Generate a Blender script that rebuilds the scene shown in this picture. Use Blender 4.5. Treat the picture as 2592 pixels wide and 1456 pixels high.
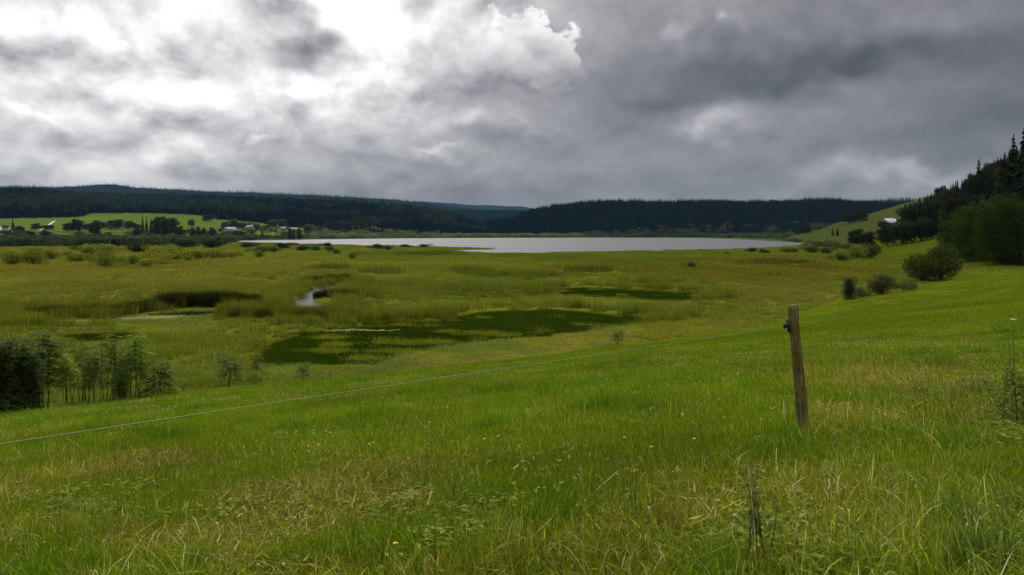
import bpy, math, random
import numpy as np
from mathutils import Vector, Matrix, Quaternion

for o in list(bpy.data.objects):
    bpy.data.objects.remove(o)
scene = bpy.context.scene
COL = scene.collection
random.seed(11)
RNG = np.random.default_rng(11)

# ------------------------------------------------------------------ camera
F, CX, HY, EYE = 2030.0, 1296.0, 590.0, 8.0      # focal length and horizon in photo pixels, eye height over the marsh
cam_d = bpy.data.cameras.new('camera'); cam = bpy.data.objects.new('camera', cam_d); COL.objects.link(cam)
cam.location = (0, 0, EYE); cam.rotation_euler = (math.pi/2, 0, 0)
cam_d.sensor_width = 36.0; cam_d.lens = 36.0*F/2592.0
cam_d.shift_y = -(728.0-HY)/2592.0
cam_d.clip_start = 0.05; cam_d.clip_end = 40000
scene.camera = cam

# ------------------------------------------------------------------ sky
SUN_EL, SUN_AZ = math.radians(48), math.radians(-14)   # azimuth from the view direction, positive to the right
world = bpy.data.worlds.new('World'); scene.world = world; world.use_nodes = True
world.cycles.sampling_method = 'MANUAL'; world.cycles.sample_map_resolution = 512
def build_sky():
    nt = world.node_tree; N, Lk = nt.nodes, nt.links
    N.clear()
    def sock(n, i, v):
        if isinstance(v, (int, float)): n.inputs[i].default_value = v
        elif isinstance(v, tuple): n.inputs[i].default_value = v
        else: Lk.new(v, n.inputs[i])
    def m(op, a, b=0.0, c=None, clamp=False):
        n = N.new('ShaderNodeMath'); n.operation = op; n.use_clamp = clamp
        sock(n, 0, a); sock(n, 1, b)
        if c is not None: sock(n, 2, c)
        return n.outputs[0]
    add = lambda a, b: m('ADD', a, b); sub = lambda a, b: m('SUBTRACT', a, b); mul = lambda a, b: m('MULTIPLY', a, b)
    def ss(x, lo, hi):
        n = N.new('ShaderNodeMapRange'); n.interpolation_type = 'SMOOTHSTEP'
        sock(n, 0, x); n.inputs[1].default_value = lo; n.inputs[2].default_value = hi
        return n.outputs[0]
    def comb(x, y, z):
        n = N.new('ShaderNodeCombineXYZ'); sock(n, 0, x); sock(n, 1, y); sock(n, 2, z); return n.outputs[0]
    def noise(vec, scale, detail, rough=0.5, dist=0.0):
        n = N.new('ShaderNodeTexNoise'); n.noise_dimensions = '2D'; n.inputs['Scale'].default_value = scale
        n.inputs['Detail'].default_value = detail; n.inputs['Roughness'].default_value = rough
        n.inputs['Distortion'].default_value = dist
        Lk.new(vec, n.inputs['Vector']); return n.outputs['Fac']
    tc = N.new('ShaderNodeTexCoord'); sp = N.new('ShaderNodeSeparateXYZ'); Lk.new(tc.outputs['Generated'], sp.inputs[0])
    x, y, z = sp.outputs
    u = m('ARCTAN2', x, y); v = m('ARCSINE', z)
    va = m('ABSOLUTE', v)
    # clouds flatten towards the horizon: rows get closer
    vv = m('POWER', add(va, 0.02), 0.62)
    p = comb(mul(u, 1.0), mul(vv, 1.15), 0.0)
    pw = comb(add(u, 7.3), add(mul(vv, 1.15), 3.7), 0.0)
    n1 = noise(p, 5.5, 3, 0.5); n2 = noise(pw, 5.5, 3, 0.5)
    n1f = noise(p, 22, 4, 0.55); n2f = noise(pw, 22, 4, 0.55)
    wu = add(u, add(mul(sub(n1, .5), .16), mul(sub(n1f, .5), .035)))
    wv = add(v, add(mul(sub(n2, .5), .075), mul(sub(n2f, .5), .03)))
    def uv(px, py):
        a = math.atan((px-CX)/F); return a, math.atan((HY-py)/F*math.cos(a))
    def blob(px, py, sx, sy, a, U=None, V=None):
        bu, bv = uv(px, py)
        du = mul(sub(U or wu, bu), F/sx); dv = mul(sub(V or wv, bv), F/sy)
        e = m('EXPONENT', mul(add(mul(du, du), mul(dv, dv)), -1.0))
        return mul(e, a)
    # broad brightness of the cloud deck; overhead it is brighter than near the hills, as overcast skies are
    L = add(0.205, mul(ss(v, 0.24, 0.8), 0.75))
    BL = [(850, -480, 560, 330, 1.4),
          (230, 60, 600, 170, .58), (900, 40, 140, 180, .70), (1180, 110, 200, 100, .42), (650, 230, 420, 100, .18), (980, 230, 260, 60, .08),
          (150, 240, 480, 90, .28), (850, 265, 420, 55, .10), (100, 370, 480, 100, .30), (600, 400, 420, 70, .14), (1000, 370, 380, 60, .08),
          (280, 70, 160, 45, .12), (90, 115, 130, 40, .22), (420, 330, 300, 40, .06), (90, 90, 70, 40, .10),
          (705, 90, 85, 55, -.52), (760, 130, 80, 40, -.34), (1230, 215, 120, 26, -.22), (90, 60, 60, 30, -.06), (1090, 25, 50, 40, -.25), (1060, 120, 40, 60, -.14),
          (500, 318, 80, 22, -.20), (610, 315, 50, 20, -.14), (230, 150, 130, 26, -.06), (60, 275, 90, 16, -.12), (180, 300, 60, 16, -.05), (350, 240, 150, 20, -.06), (400, 400, 130, 30, -.05),
          (900, 395, 130, 22, -.12), (1150, 470, 300, 36, -.05), (1010, 380, 100, 18, -.07),
          (1950, 180, 380, 55, -.10), (1650, 250, 200, 34, -.08), (2250, 140, 260, 60, -.05), (2560, 300, 160, 220, -.07),
          (1800, 40, 420, 70, .045), (1870, 305, 70, 34, .22), (1850, 300, 260, 55, .06), (2380, 425, 190, 24, .17),
          (1480, 420, 260, 60, .04), (2350, 100, 120, 70, .05), (1230, 292, 80, 22, .26), (1110, 375, 70, 12, .22), (655, 362, 45, 11, .34), (555, 310, 50, 16, .30), (95, 297, 26, 12, .22), (200, 215, 60, 18, .12), (480, 205, 60, 24, .15), (790, 255, 120, 22, .16),
          (1700, 80, 45, 22, .16), (1825, 78, 22, 18, .16), (2100, 470, 400, 25, .03), (330, 360, 60, 14, .10), (430, 380, 50, 16, .12), (1290, 320, 60, 18, .14),
          (1050, 520, 450, 24, -.045)]
    for b in BL: L = add(L, blob(*b))
    # billows: relief from the difference between the density here and a little further towards the light
    d1 = noise(p, 11, 6, 0.53, 0.1)
    ps = comb(mul(u, 1.0), add(mul(vv, 1.15), 0.028), 0.0)
    d2 = noise(ps, 11, 6, 0.53, 0.1)
    rel = sub(d1, d2)
    amp = ss(L, 0.12, 0.7)
    tex = add(1.0, mul(sub(d1, .5), sub(.46, mul(amp, .16))))
    tex = add(tex, mul(rel, add(.7, mul(amp, 1.1))))
    L = m('MAXIMUM', mul(L, tex), 0.05)
    # the bright cumulus in front of the dark deck: an edge of its own
    e1 = noise(p, 26, 4, 0.52); e2 = noise(pw, 26, 4, 0.52)
    eu = add(u, mul(sub(e1, .5), .09)); ev = add(v, mul(sub(e2, .5), .075))
    G = None
    for b in [(1290, 100, 150, 75, .9), (1400, 145, 90, 75, .85), (1330, 165, 150, 50, .4)]:
        t = blob(*b, U=eu, V=ev); G = t if G is None else add(G, t)
    edge = ss(G, 0.44, 0.68)
    _, v0 = uv(1300, 40); _, v1 = uv(1300, 225)
    lit = ss(v, v1, v0)
    leftf = ss(u, uv(1080, 100)[0], uv(1300, 100)[0])
    edge = mul(mul(edge, leftf), ss(add(v, mul(sub(n2f, .5), .06)), v1-.012, v1+.03))
    cum = mul(add(0.42, mul(lit, 0.62)), add(0.95, mul(sub(e1, .5), 0.7)))
    cum = add(cum, mul(rel, .5))
    mixn = N.new('ShaderNodeMix'); mixn.data_type = 'FLOAT'
    Lk.new(edge, mixn.inputs[0]); Lk.new(L, mixn.inputs[2]); Lk.new(m('MAXIMUM', cum, .16), mixn.inputs[3])
    L = mixn.outputs[0]
    ramp = N.new('ShaderNodeValToRGB')
    el = ramp.color_ramp.elements
    el[0].position = 0.05; el[0].color = (.99, .97, 1.0, 1)
    el[1].position = 0.8; el[1].color = (1.0, .955, .95, 1)
    e = el.new(0.25); e.color = (1.0, .975, .99, 1)
    Lk.new(L, ramp.inputs[0])
    hz = ss(v, 0.075, 0.0)                     # bluer right above the hills
    mc = N.new('ShaderNodeMix'); mc.data_type = 'RGBA'; mc.blend_type = 'MULTIPLY'
    Lk.new(hz, mc.inputs[0]); Lk.new(ramp.outputs[0], mc.inputs[6]); mc.inputs[7].default_value = (.92, .96, 1.05, 1)
    vm = N.new('ShaderNodeVectorMath'); vm.operation = 'SCALE'
    Lk.new(mc.outputs[2], vm.inputs[0]); Lk.new(mul(L, add(6.2, mul(ss(v, 0.2, 0.7), 5.2))), vm.inputs['Scale'])
    sky = N.new('ShaderNodeTexSky'); sky.sky_type = 'NISHITA'; sky.sun_disc = False
    sky.sun_elevation = SUN_EL; sky.sun_rotation = SUN_AZ; sky.altitude = 850
    mx = N.new('ShaderNodeMix'); mx.data_type = 'RGBA'; mx.inputs[0].default_value = .96
    Lk.new(sky.outputs[0], mx.inputs[6]); Lk.new(vm.outputs[0], mx.inputs[7])
    bg = N.new('ShaderNodeBackground'); bg.inputs['Strength'].default_value = 0.1
    Lk.new(mx.outputs[2], bg.inputs['Color'])
    out = N.new('ShaderNodeOutputWorld'); Lk.new(bg.outputs[0], out.inputs['Surface'])
build_sky()
sun_d = bpy.data.lights.new('sun', 'SUN'); sun = bpy.data.objects.new('sun', sun_d); COL.objects.link(sun)
sun_d.energy = 1.5; sun_d.angle = math.radians(12); sun_d.color = (1.0, .95, .86)
sdir = Vector((math.sin(SUN_AZ)*math.cos(SUN_EL), math.cos(SUN_AZ)*math.cos(SUN_EL), math.sin(SUN_EL)))
sun.rotation_euler = (-sdir).to_track_quat('-Z', 'Y').to_euler()
sun.location = (0, 0, 60)
vs = scene.view_settings
vs.view_transform = 'Standard'; vs.look = 'None'; vs.exposure = 0.65; vs.gamma = 1.0; vs.use_curve_mapping = False
scene.cycles.use_denoising = True
scene.cycles.max_bounces = 6; scene.cycles.diffuse_bounces = 2; scene.cycles.glossy_bounces = 2
scene.cycles.transmission_bounces = 3; scene.cycles.transparent_max_bounces = 8; scene.cycles.volume_bounces = 0

# ------------------------------------------------------------------ numpy noise
def _h(ix, iy, s):
    n = (ix.astype(np.int64)*374761393 + iy.astype(np.int64)*668265263 + s*1442695041) & 0x7fffffff
    n = ((n ^ (n >> 13))*1274126177) & 0x7fffffff
    return ((n ^ (n >> 16)) & 0xffff)/65535.0
def vnoise(x, y, s=0):
    x = np.asarray(x, float); y = np.asarray(y, float)
    ix = np.floor(x); iy = np.floor(y); fx = x-ix; fy = y-iy
    fx = fx*fx*(3-2*fx); fy = fy*fy*(3-2*fy)
    a = _h(ix, iy, s); b = _h(ix+1, iy, s); c = _h(ix, iy+1, s); d = _h(ix+1, iy+1, s)
    return (a+(b-a)*fx)*(1-fy)+(c+(d-c)*fx)*fy
def fbm(x, y, s=0, o=4):
    t = 0; a = .5; n = 0
    for k in range(o):
        t = t+a*vnoise(x*2**k+17.3*k, y*2**k-9.1*k, s+k); n += a; a *= .5
    return t/n
def sst(x, lo, hi):
    t = np.clip((x-lo)/(hi-lo), 0, 1); return t*t*(3-2*t)
def lerp(a, b, t): return a+(b-a)*t

# ------------------------------------------------------------------ the lie of the land
def flat(px, py):                                  # photo pixel -> point on the marsh plane z = 0
    d = EYE*F/(py-HY); return ((px-CX)/F*d, d)
def polar(x, y):
    r = np.hypot(x, y); a = np.clip(np.arctan2(x, y), -.75, .75)
    return CX+F*np.tan(a), r*np.cos(a)
def poly(pts): return np.array([flat(*p) for p in pts])
def sd_poly(P, x, y):                              # signed distance, negative inside
    best = np.full(x.shape, 1e18); ins = np.zeros(x.shape, bool)
    for i in range(len(P)):
        ax, ay = P[i]; bx, by = P[(i+1) % len(P)]
        ex, ey = bx-ax, by-ay; wx, wy = x-ax, y-ay
        t = np.clip((wx*ex+wy*ey)/(ex*ex+ey*ey), 0, 1)
        best = np.minimum(best, (wx-ex*t)**2+(wy-ey*t)**2)
        c = ((ay > y) != (by > y))
        with np.errstate(divide='ignore', invalid='ignore'):
            c &= x < (bx-ax)*(y-ay)/(by-ay if by != ay else 1e-9)+ax
        ins ^= c
    d = np.sqrt(best); return np.where(ins, -d, d)
LAKE = poly([(575, 611), (640, 609.2), (800, 606.5), (1000, 604), (1250, 602.6), (1500, 602), (1750, 602.2), (1850, 605), (1930, 609), (1990, 612.5), (2062, 619),
             (2010, 623), (1900, 629.5), (1700, 634), (1500, 638), (1350, 641), (1270, 641), (1180, 637), (1150, 634), (1248, 632), (1244, 629), (1100, 625), (900, 621), (750, 617), (640, 614.5)])
CHAN = poly([(1985, 606.8), (2085, 607.2), (2088, 610.2), (1990, 609.2)])
STREAM = poly([(742, 774), (750, 752), (772, 738), (805, 728), (848, 721), (856, 728), (826, 744), (810, 758), (804, 778)])
POND_L = poly([(60, 815), (200, 808), (330, 802), (380, 792), (450, 787), (540, 785), (600, 785), (548, 797), (520, 806), (430, 812), (330, 814), (150, 820)])
MATS = [poly([(625, 915), (680, 872), (745, 842), (880, 834), (960, 817), (1100, 814), (1160, 800), (1260, 786), (1400, 784), (1530, 795), (1640, 803), (1652, 815), (1560, 832),
              (1420, 847), (1380, 858), (1250, 865), (1100, 888), (1000, 908), (950, 924), (800, 926), (680, 934)]),
        poly([(1380, 735), (1480, 728), (1620, 735), (1760, 742), (1772, 760), (1700, 766), (1560, 757), (1430, 750)]),
        poly([(150, 850), (330, 842), (380, 852), (330, 868), (160, 872)])]
EDGE = np.array([(-400, -260), (-60, 3), (-22, 34.4), (0, 48.7), (19.2, 64.6), (37.8, 93), (66, 125), (100, 157), (135, 182), (240, 215), (600, 260)], float)
def field_D(x, y):
    best = np.full(np.shape(x), 1e18)
    for i in range(len(EDGE)-1):
        ax, ay = EDGE[i]; bx, by = EDGE[i+1]; ex, ey = bx-ax, by-ay
        t = np.clip(((x-ax)*ex+(y-ay)*ey)/(ex*ex+ey*ey), 0, 1)
        best = np.minimum(best, (x-ax-ex*t)**2+(y-ay-ey*t)**2)
    return np.where(y < np.interp(x, EDGE[:, 0], EDGE[:, 1]), 1, -1)*np.sqrt(best)
D0 = float(field_D(np.array([0.]), np.array([0.]))[0])
RIDGES = [  # crest line in the photo (tree tops), distance of the crest, distance of the foot
    ([-600, 0, 60, 100, 200, 350, 500, 620, 700, 850, 900, 1000, 1100, 1180, 1250, 1330], [462, 467, 466, 472, 483, 489, 490, 492, 497, 501, 503, 512, 526, 546, 572, 600],
     ([0, 700, 1200], [2300, 2200, 1950]), ([0, 500, 800, 1000, 1200], [850, 880, 1120, 1270, 1400]), 14),
    ([1130, 1200, 1230, 1260, 1300, 1320, 1345, 1400, 1500, 1550, 1700, 1820, 1900, 2000, 2100, 2150, 2250, 2400, 2900], [604, 575, 553, 549, 546, 532, 523, 511, 501, 499, 500, 496, 500, 498, 495, 498, 504, 512, 520],
     ([0, 3000], [1950, 1950]), ([1200, 1900, 2200], [1430, 1430, 1300]), 13),
    ([-600, 0, 100, 180, 290, 320, 345, 480, 520, 600, 700, 800, 900, 1000, 1100, 1200, 1350], [472, 476, 467, 465, 461, 465, 470, 474, 478, 480, 484, 488, 493, 500, 512, 524, 545],
     ([0, 3000], [5200, 5200]), ([0, 3000], [3000, 3000]), 16),
    ([800, 1000, 1050, 1150, 1250, 1330, 1450], [540, 508, 505, 512, 517, 519, 545], ([0, 3000], [9000, 9000]), ([0, 3000], [6000, 6000]), 16),
    ([2100, 2170, 2220, 2260, 2290, 2330, 2420, 2900], [520, 504, 500, 497, 495, 499, 515, 520], ([0, 3000], [2900, 2900]), ([0, 3000], [2100, 2100]), 17)]
FOOT_Y = [0, 100, 170, 190, 220, 300, 400, 550, 650, 800, 1000, 1300, 4000]
FOOT_X = [260, 190, 138, 112, 116, 140, 176, 215, 236, 285, 335, 460, 1600]
def hill_t(x, y): return x-np.interp(y, FOOT_Y, FOOT_X)+10*(fbm(x/70, y/70, 31, 2)-.5)
def ridge_z(i, px, d):
    cp, cy, dc, df, th = RIDGES[i]
    Dc = np.interp(px, *dc); Df = np.interp(px, *df)
    h = EYE+(HY-np.interp(px, cp, cy))/F*Dc-th
    t = (d-Df)/(Dc-Df)
    h = np.maximum(h, 0)
    return np.where(t < 1, h*np.clip(t, 0, 1)**1.05, h-(t-1)*h*.25)
def land(x, y):
    x = np.asarray(x, float); y = np.asarray(y, float)
    px, d = polar(x, y); D = field_D(x, y)
    wx = x+1.6*(fbm(x/5, y/5, 1, 3)-.5)*2; wy = y+2.4*(fbm(x/5, y/5, 2, 3)-.5)*2
    z = .10+.16*fbm(x/7, y/9, 3, 3)
    far = sst(d, 500, 900)
    z = z+far*.5
    for P, w, dep in ((LAKE, 5, 1.2), (CHAN, 4, 1.), (STREAM, .7, .5), (POND_L, .9, .6)):
        s = sd_poly(P, wx, wy); z = lerp(z, -dep, sst(-s, -w*.6, w))
    for P in MATS:
        s = sd_poly(P, lerp(x, wx, .5), lerp(y, wy, .4)); z = lerp(z, -.03, sst(-s, -.8, .6)*.9)
    t = 1-D/D0
    zf = np.where(t > 0, 6.4-6.15*np.clip(t, 0, 1)**1.2, 6.4+np.clip(-t*D0*.05, 0, 4))
    zf = zf+.10*(fbm(x/3.1, y/3.1, 5, 3)-.5)+.5*(fbm(x/17, y/17, 6, 2)-.5)*sst(np.hypot(x, y), 6, 40)*sst(D, 0, 10)
    z = np.where(D > 0, np.maximum(zf, z), z)
    ht = hill_t(x, y)
    s2 = np.interp(y, [200, 300, 400, 500, 650], [.85, .72, .62, .46, .30])
    hz = .5+np.where(ht < 30, .24*ht, 7.2+s2*(ht-30)); hz = np.where(hz > 50, 50+40*(1-np.exp(-(hz-50)/40)), hz)
    hz = np.where((y > 120) & (x > 0), hz, -5)
    zz = np.maximum(z, hz)
    for i in range(len(RIDGES)):
        r = ridge_z(i, px, d)*(1+.06*(fbm(x/240, y/240, 40+i, 3)-.5))
        if i in (0, 1): r = r+2.0*(fbm(x/60, y/60, 50, 2)-.5)*sst(r, 2, 20)
        zz = np.where(r > .6, np.maximum(zz, r), zz)
    return zz
def Z1(x, y): return float(land(np.array([x]), np.array([y]))[0])
_dd = np.concatenate([np.linspace(2.2, 40, 900), np.geomspace(40.02, 9000, 4500)])
def hit(px, py):                                   # where the ray through a photo pixel meets the ground
    x = (px-CX)/F*_dd; zr = EYE-(py-HY)/F*_dd
    k = np.nonzero(land(x, _dd) >= zr)[0]
    if len(k) == 0: return (px-CX)/F*3000, 3000., Z1((px-CX)/F*3000, 3000.)
    d = _dd[k[0]]
    X = (px-CX)/F*d; return X, d, Z1(X, d)

# ------------------------------------------------------------------ colours of the ground cover
def gaus(px, py, cx, cy, sx, sy): return np.exp(-((px-cx)/sx)**2-((py-cy)/sy)**2)
def marsh_tint(x, y):
    px, d = polar(x, y); py = HY+F*EYE/np.maximum(d, 10)
    n = fbm(x/14, y/30, 21, 3); n2 = fbm(x/4, y/9, 22, 3)
    gold = np.array((.158, .160, .020)); olive = np.array((.112, .148, .012)); green = np.array((.092, .122, .010)); brown = np.array((.114, .114, .009)); grey = np.array((.155, .165, .024))
    c = np.ones(x.shape+(3,))*olive
    def mix(c, col, w): return c+(col-c)*np.clip(w, 0, 1)[..., None]
    c = mix(c, gold, 1.1*gaus(px, py, 150, 690, 520, 75)+.5*gaus(px, py, 700, 655, 260, 14))
    c = mix(c, green, .9*gaus(px, py, 1400, 650, 420, 22)+.5*gaus(px, py, 900, 800, 280, 40))
    c = mix(c, brown, 1.1*gaus(px, py, 1980, 690, 330, 42)+.5*gaus(px, py, 1500, 690, 300, 12))
    c = mix(c, grey, .8*gaus(px, py, 1980, 755, 260, 30)+.6*gaus(px, py, 1450, 775, 260, 14)+.4*gaus(px, py, 800, 700, 260, 25))
    c = mix(c, np.array((.200, .188, .018)), 1.0*gaus(px, py, 1350, 890, 420, 42)*sst(n2, .35, .6)+.7*gaus(px, py, 1750, 850, 200, 30))
    c = mix(c, np.array((.145, .165, .008)), .5*gaus(px, py, 500, 850, 330, 40))
    c = mix(c, np.array((.055, .078, .004)), .75*gaus(px, py, 1240, 745, 190, 18)+.7*gaus(px, py, 1600, 742, 230, 12)+.5*gaus(px, py, 1100, 800, 160, 10))
    c = mix(c, np.array((.165, .195, .018)), .55*gaus(px, py, 1150, 790, 260, 9)+.5*gaus(px, py, 1000, 672, 300, 7)+.5*gaus(px, py, 600, 845, 300, 14))
    c = mix(c, gold*np.array((1.0, .85, .8)), .8*gaus(px, py, 800, 945, 420, 22)*sst(n, .4, .6))
    return c*np.array((1.05, 1.02, 1.0))*(.72+.56*n[..., None])*(.85+.3*n2[..., None])
LFIELD = [(-900, 560), (0, 553), (130, 552), (205, 549), (232, 541), (320, 539), (420, 541), (500, 545), (545, 552), (560, 562)]
def zones(x, y):
    """forest, far meadow weights"""
    px, d = polar(x, y)
    w = fbm(x/50, y/50, 60, 3)-.5
    z = land(x, y)
    py = HY-F*(z-EYE)/np.maximum(d, 5)
    r0 = (px < 1330) & (d > 840)
    top = np.interp(px, [p[0] for p in LFIELD], [p[1] for p in LFIELD])
    mead = r0 & (px < 560) & (py > top) & (d > 930)
    mead |= r0 & (px >= 540) & (px < 800) & (d < np.interp(px, [540, 620, 780, 800], [1330, 1330, 1290, 1200])) & (d > 960)
    forest = r0 & ~mead & (d > np.interp(px, [540, 561, 800, 1000, 1330], [1100, 1330, 1290, 1330, 1440])+60*w)
    forest |= (px >= 1200) & (d > np.interp(px, [1200, 2400], [1450, 1420])+60*w)
    ht = hill_t(x, y)
    rm = (ht > -4) & (x > 60) & (y > 160) & (d < 1250) & ~forest
    return forest, mead, rm, px, py, d, z, ht
def ground_colour(x, y):
    D = field_D(x, y); c = marsh_tint(x, y)*.62
    n = fbm(x/2.2, y/2.2, 70, 4); n8 = fbm(x/9, y/9, 71, 3)
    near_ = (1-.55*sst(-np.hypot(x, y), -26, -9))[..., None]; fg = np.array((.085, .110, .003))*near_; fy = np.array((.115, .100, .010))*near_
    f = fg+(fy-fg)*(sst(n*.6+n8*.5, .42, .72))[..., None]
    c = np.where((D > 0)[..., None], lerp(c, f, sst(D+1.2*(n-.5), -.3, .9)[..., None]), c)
    forest, mead, rm, px, py, d, z, ht = zones(x, y)
    pxw = px+14*(fbm(x/40, y/40, 75, 2)-.5)
    shore = (d > 700) & ~forest & ~mead & ~rm
    c = np.where(shore[..., None], np.array((.055, .07, .022)), c)
    band = (.9+.25*vnoise(x/400+3, y/60, 80))[..., None]
    c = np.where(mead[..., None], np.array((.062, .094, .017))*band*(.9+.2*fbm(x/60, y/90, 81, 2)[..., None]), c)
    pale = np.array((.036, .048, .011)); near = np.array((.042, .060, .003))
    c = np.where((rm & (y > 470))[..., None], pale*(.85+.3*fbm(x/50, y/50, 82, 3)[..., None]), c)
    c = np.where((rm & (y <= 470) & (D < 0))[..., None], near*(.8+.4*fbm(x/12, y/12, 83, 3)[..., None]), c)
    c = np.where(((ht > 42) & (y > 120) & (y < 520))[..., None], np.array((.012, .016, .005)), c)
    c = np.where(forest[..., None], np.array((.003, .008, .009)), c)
    c = np.where((z < -.02)[..., None], np.array((.035, .035, .010)), c)
    wx = x+1.6*(fbm(x/5, y/5, 1, 3)-.5)*2; wy = y+2.4*(fbm(x/5, y/5, 2, 3)-.5)*2
    for P in MATS:
        s = sd_poly(P, lerp(x, wx, .5), lerp(y, wy, .4))
        c = lerp(c, np.array((.009, .017, .001))*(.75+.5*n8[..., None]), sst(-s, -.4, .5)[..., None])
    return c

# ------------------------------------------------------------------ material helpers
def new_mat(name):
    m = bpy.data.materials.new(name); m.use_nodes = True
    nt = m.node_tree; nt.nodes.clear()
    out = nt.nodes.new('ShaderNodeOutputMaterial')
    return m, nt, out
def principled(nt, out, rough=.8, spec=.2):
    b = nt.nodes.new('ShaderNodeBsdfPrincipled'); b.inputs['Roughness'].default_value = rough
    b.inputs['Specular IOR Level'].default_value = spec
    nt.links.new(b.outputs[0], out.inputs['Surface']); return b
def node(nt, kind, **kw):
    n = nt.nodes.new(kind)
    for k, v in kw.items(): setattr(n, k, v)
    return n
def noise_n(nt, scale, detail=4, rough=.5, coord='Object', dist=0.):
    tc = nt.nodes.new('ShaderNodeTexCoord'); n = nt.nodes.new('ShaderNodeTexNoise')
    n.inputs['Scale'].default_value = scale; n.inputs['Detail'].default_value = detail; n.inputs['Roughness'].default_value = rough
    n.inputs['Distortion'].default_value = dist
    nt.links.new(tc.outputs[coord], n.inputs['Vector']); return n
def mulcol(nt, a, b):
    n = node(nt, 'ShaderNodeMix', data_type='RGBA', blend_type='MULTIPLY'); n.inputs[0].default_value = 1.0
    for i, s in ((6, a), (7, b)):
        if isinstance(s, tuple): n.inputs[i].default_value = s
        else: nt.links.new(s, n.inputs[i])
    return n.outputs[2]
def ramp_n(nt, fac, stops):
    r = nt.nodes.new('ShaderNodeValToRGB'); e = r.color_ramp.elements
    while len(e) < len(stops): e.new(.5)
    for k, (p, c) in enumerate(stops): e[k].position = p; e[k].color = tuple(c)+(1,)
    nt.links.new(fac, r.inputs[0]); return r.outputs[0]
def bump(nt, b, h, strength=.5, dist=.02):
    n = nt.nodes.new('ShaderNodeBump'); n.inputs['Strength'].default_value = strength; n.inputs['Distance'].default_value = dist
    nt.links.new(h, n.inputs['Height']); nt.links.new(n.outputs[0], b.inputs['Normal'])
def leaf_mat(name, tint, rough=.7, spec=.05, trans=.32):
    """foliage: per-leaf colour x tint of the single plant ('INSTANCER' attribute or object colour)"""
    m, nt, out = new_mat(name)
    a = node(nt, 'ShaderNodeAttribute', attribute_name='col')
    if tint == 'inst': t = node(nt, 'ShaderNodeAttribute', attribute_name='tint', attribute_type='INSTANCER').outputs['Color']
    else: t = nt.nodes.new('ShaderNodeObjectInfo').outputs['Color']
    c = mulcol(nt, a.outputs['Color'], t)
    b = nt.nodes.new('ShaderNodeBsdfPrincipled'); b.inputs['Roughness'].default_value = rough; b.inputs['Specular IOR Level'].default_value = spec
    nt.links.new(c, b.inputs['Base Color'])
    if trans > 0:
        tr = nt.nodes.new('ShaderNodeBsdfTranslucent')
        nt.links.new(mulcol(nt, c, (1.15, 1.15, .6, 1)), tr.inputs['Color'])
        mx = nt.nodes.new('ShaderNodeMixShader'); mx.inputs[0].default_value = trans
        nt.links.new(b.outputs[0], mx.inputs[1]); nt.links.new(tr.outputs[0], mx.inputs[2])
        nt.links.new(mx.outputs[0], out.inputs['Surface'])
    else: nt.links.new(b.outputs[0], out.inputs['Surface'])
    return m
def plain_mat(name, col, rough=.8, spec=.2, var=.25, scale=6., bmp=.3, bd=.01):
    m, nt, out = new_mat(name); b = principled(nt, out, rough, spec)
    n = noise_n(nt, scale, 5, .6)
    c = ramp_n(nt, n.outputs['Fac'], [(.3, [v*(1-var) for v in col]), (.7, [v*(1+var) for v in col])])
    nt.links.new(c, b.inputs['Base Color']); bump(nt, b, n.outputs['Fac'], bmp, bd)
    return m

# ------------------------------------------------------------------ mesh helpers
def mesh_np(name, V, quads=None, tris=None, mat=None, col=None, smooth=False):
    me = bpy.data.meshes.new(name); V = np.asarray(V, np.float32)
    q = np.zeros((0, 4), int) if quads is None else np.asarray(quads, int).reshape(-1, 4)
    t = np.zeros((0, 3), int) if tris is None else np.asarray(tris, int).reshape(-1, 3)
    me.vertices.add(len(V)); me.vertices.foreach_set('co', V.ravel())
    nl = len(q)*4+len(t)*3
    me.loops.add(nl); me.loops.foreach_set('vertex_index', np.concatenate([q.ravel(), t.ravel()]).astype(np.int32))
    me.polygons.add(len(q)+len(t))
    st = np.concatenate([np.arange(len(q))*4, len(q)*4+np.arange(len(t))*3]).astype(np.int32)
    me.polygons.foreach_set('loop_start', st)
    me.update(calc_edges=True); me.validate()
    if col is not None:
        a = me.color_attributes.new('col', 'FLOAT_COLOR', 'POINT'); c = np.ones((len(V), 4), np.float32); c[:, :3] = col
        a.data.foreach_set('color', c.ravel())
    if smooth: me.polygons.foreach_set('use_smooth', np.ones(len(me.polygons), bool))
    if mat: me.materials.append(mat)
    return me
def link(name, me, parent=None, loc=None):
    o = bpy.data.objects.new(name, me); COL.objects.link(o)
    if parent is not None: o.parent = parent
    if loc is not None: o.location = loc
    return o
def tag(o, label=None, cat=None, group=None, kind=None):
    if label: o['label'] = label
    if cat: o['category'] = cat
    if group: o['group'] = group
    if kind: o['kind'] = kind
    return o
def empty(name, loc, rz=0, s=1.0):
    o = bpy.data.objects.new(name, None); COL.objects.link(o); o.location = loc; o.rotation_euler.z = rz
    o.scale = s if hasattr(s, '__len__') else (s, s, s); o.empty_display_size = .2; return o

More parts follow.
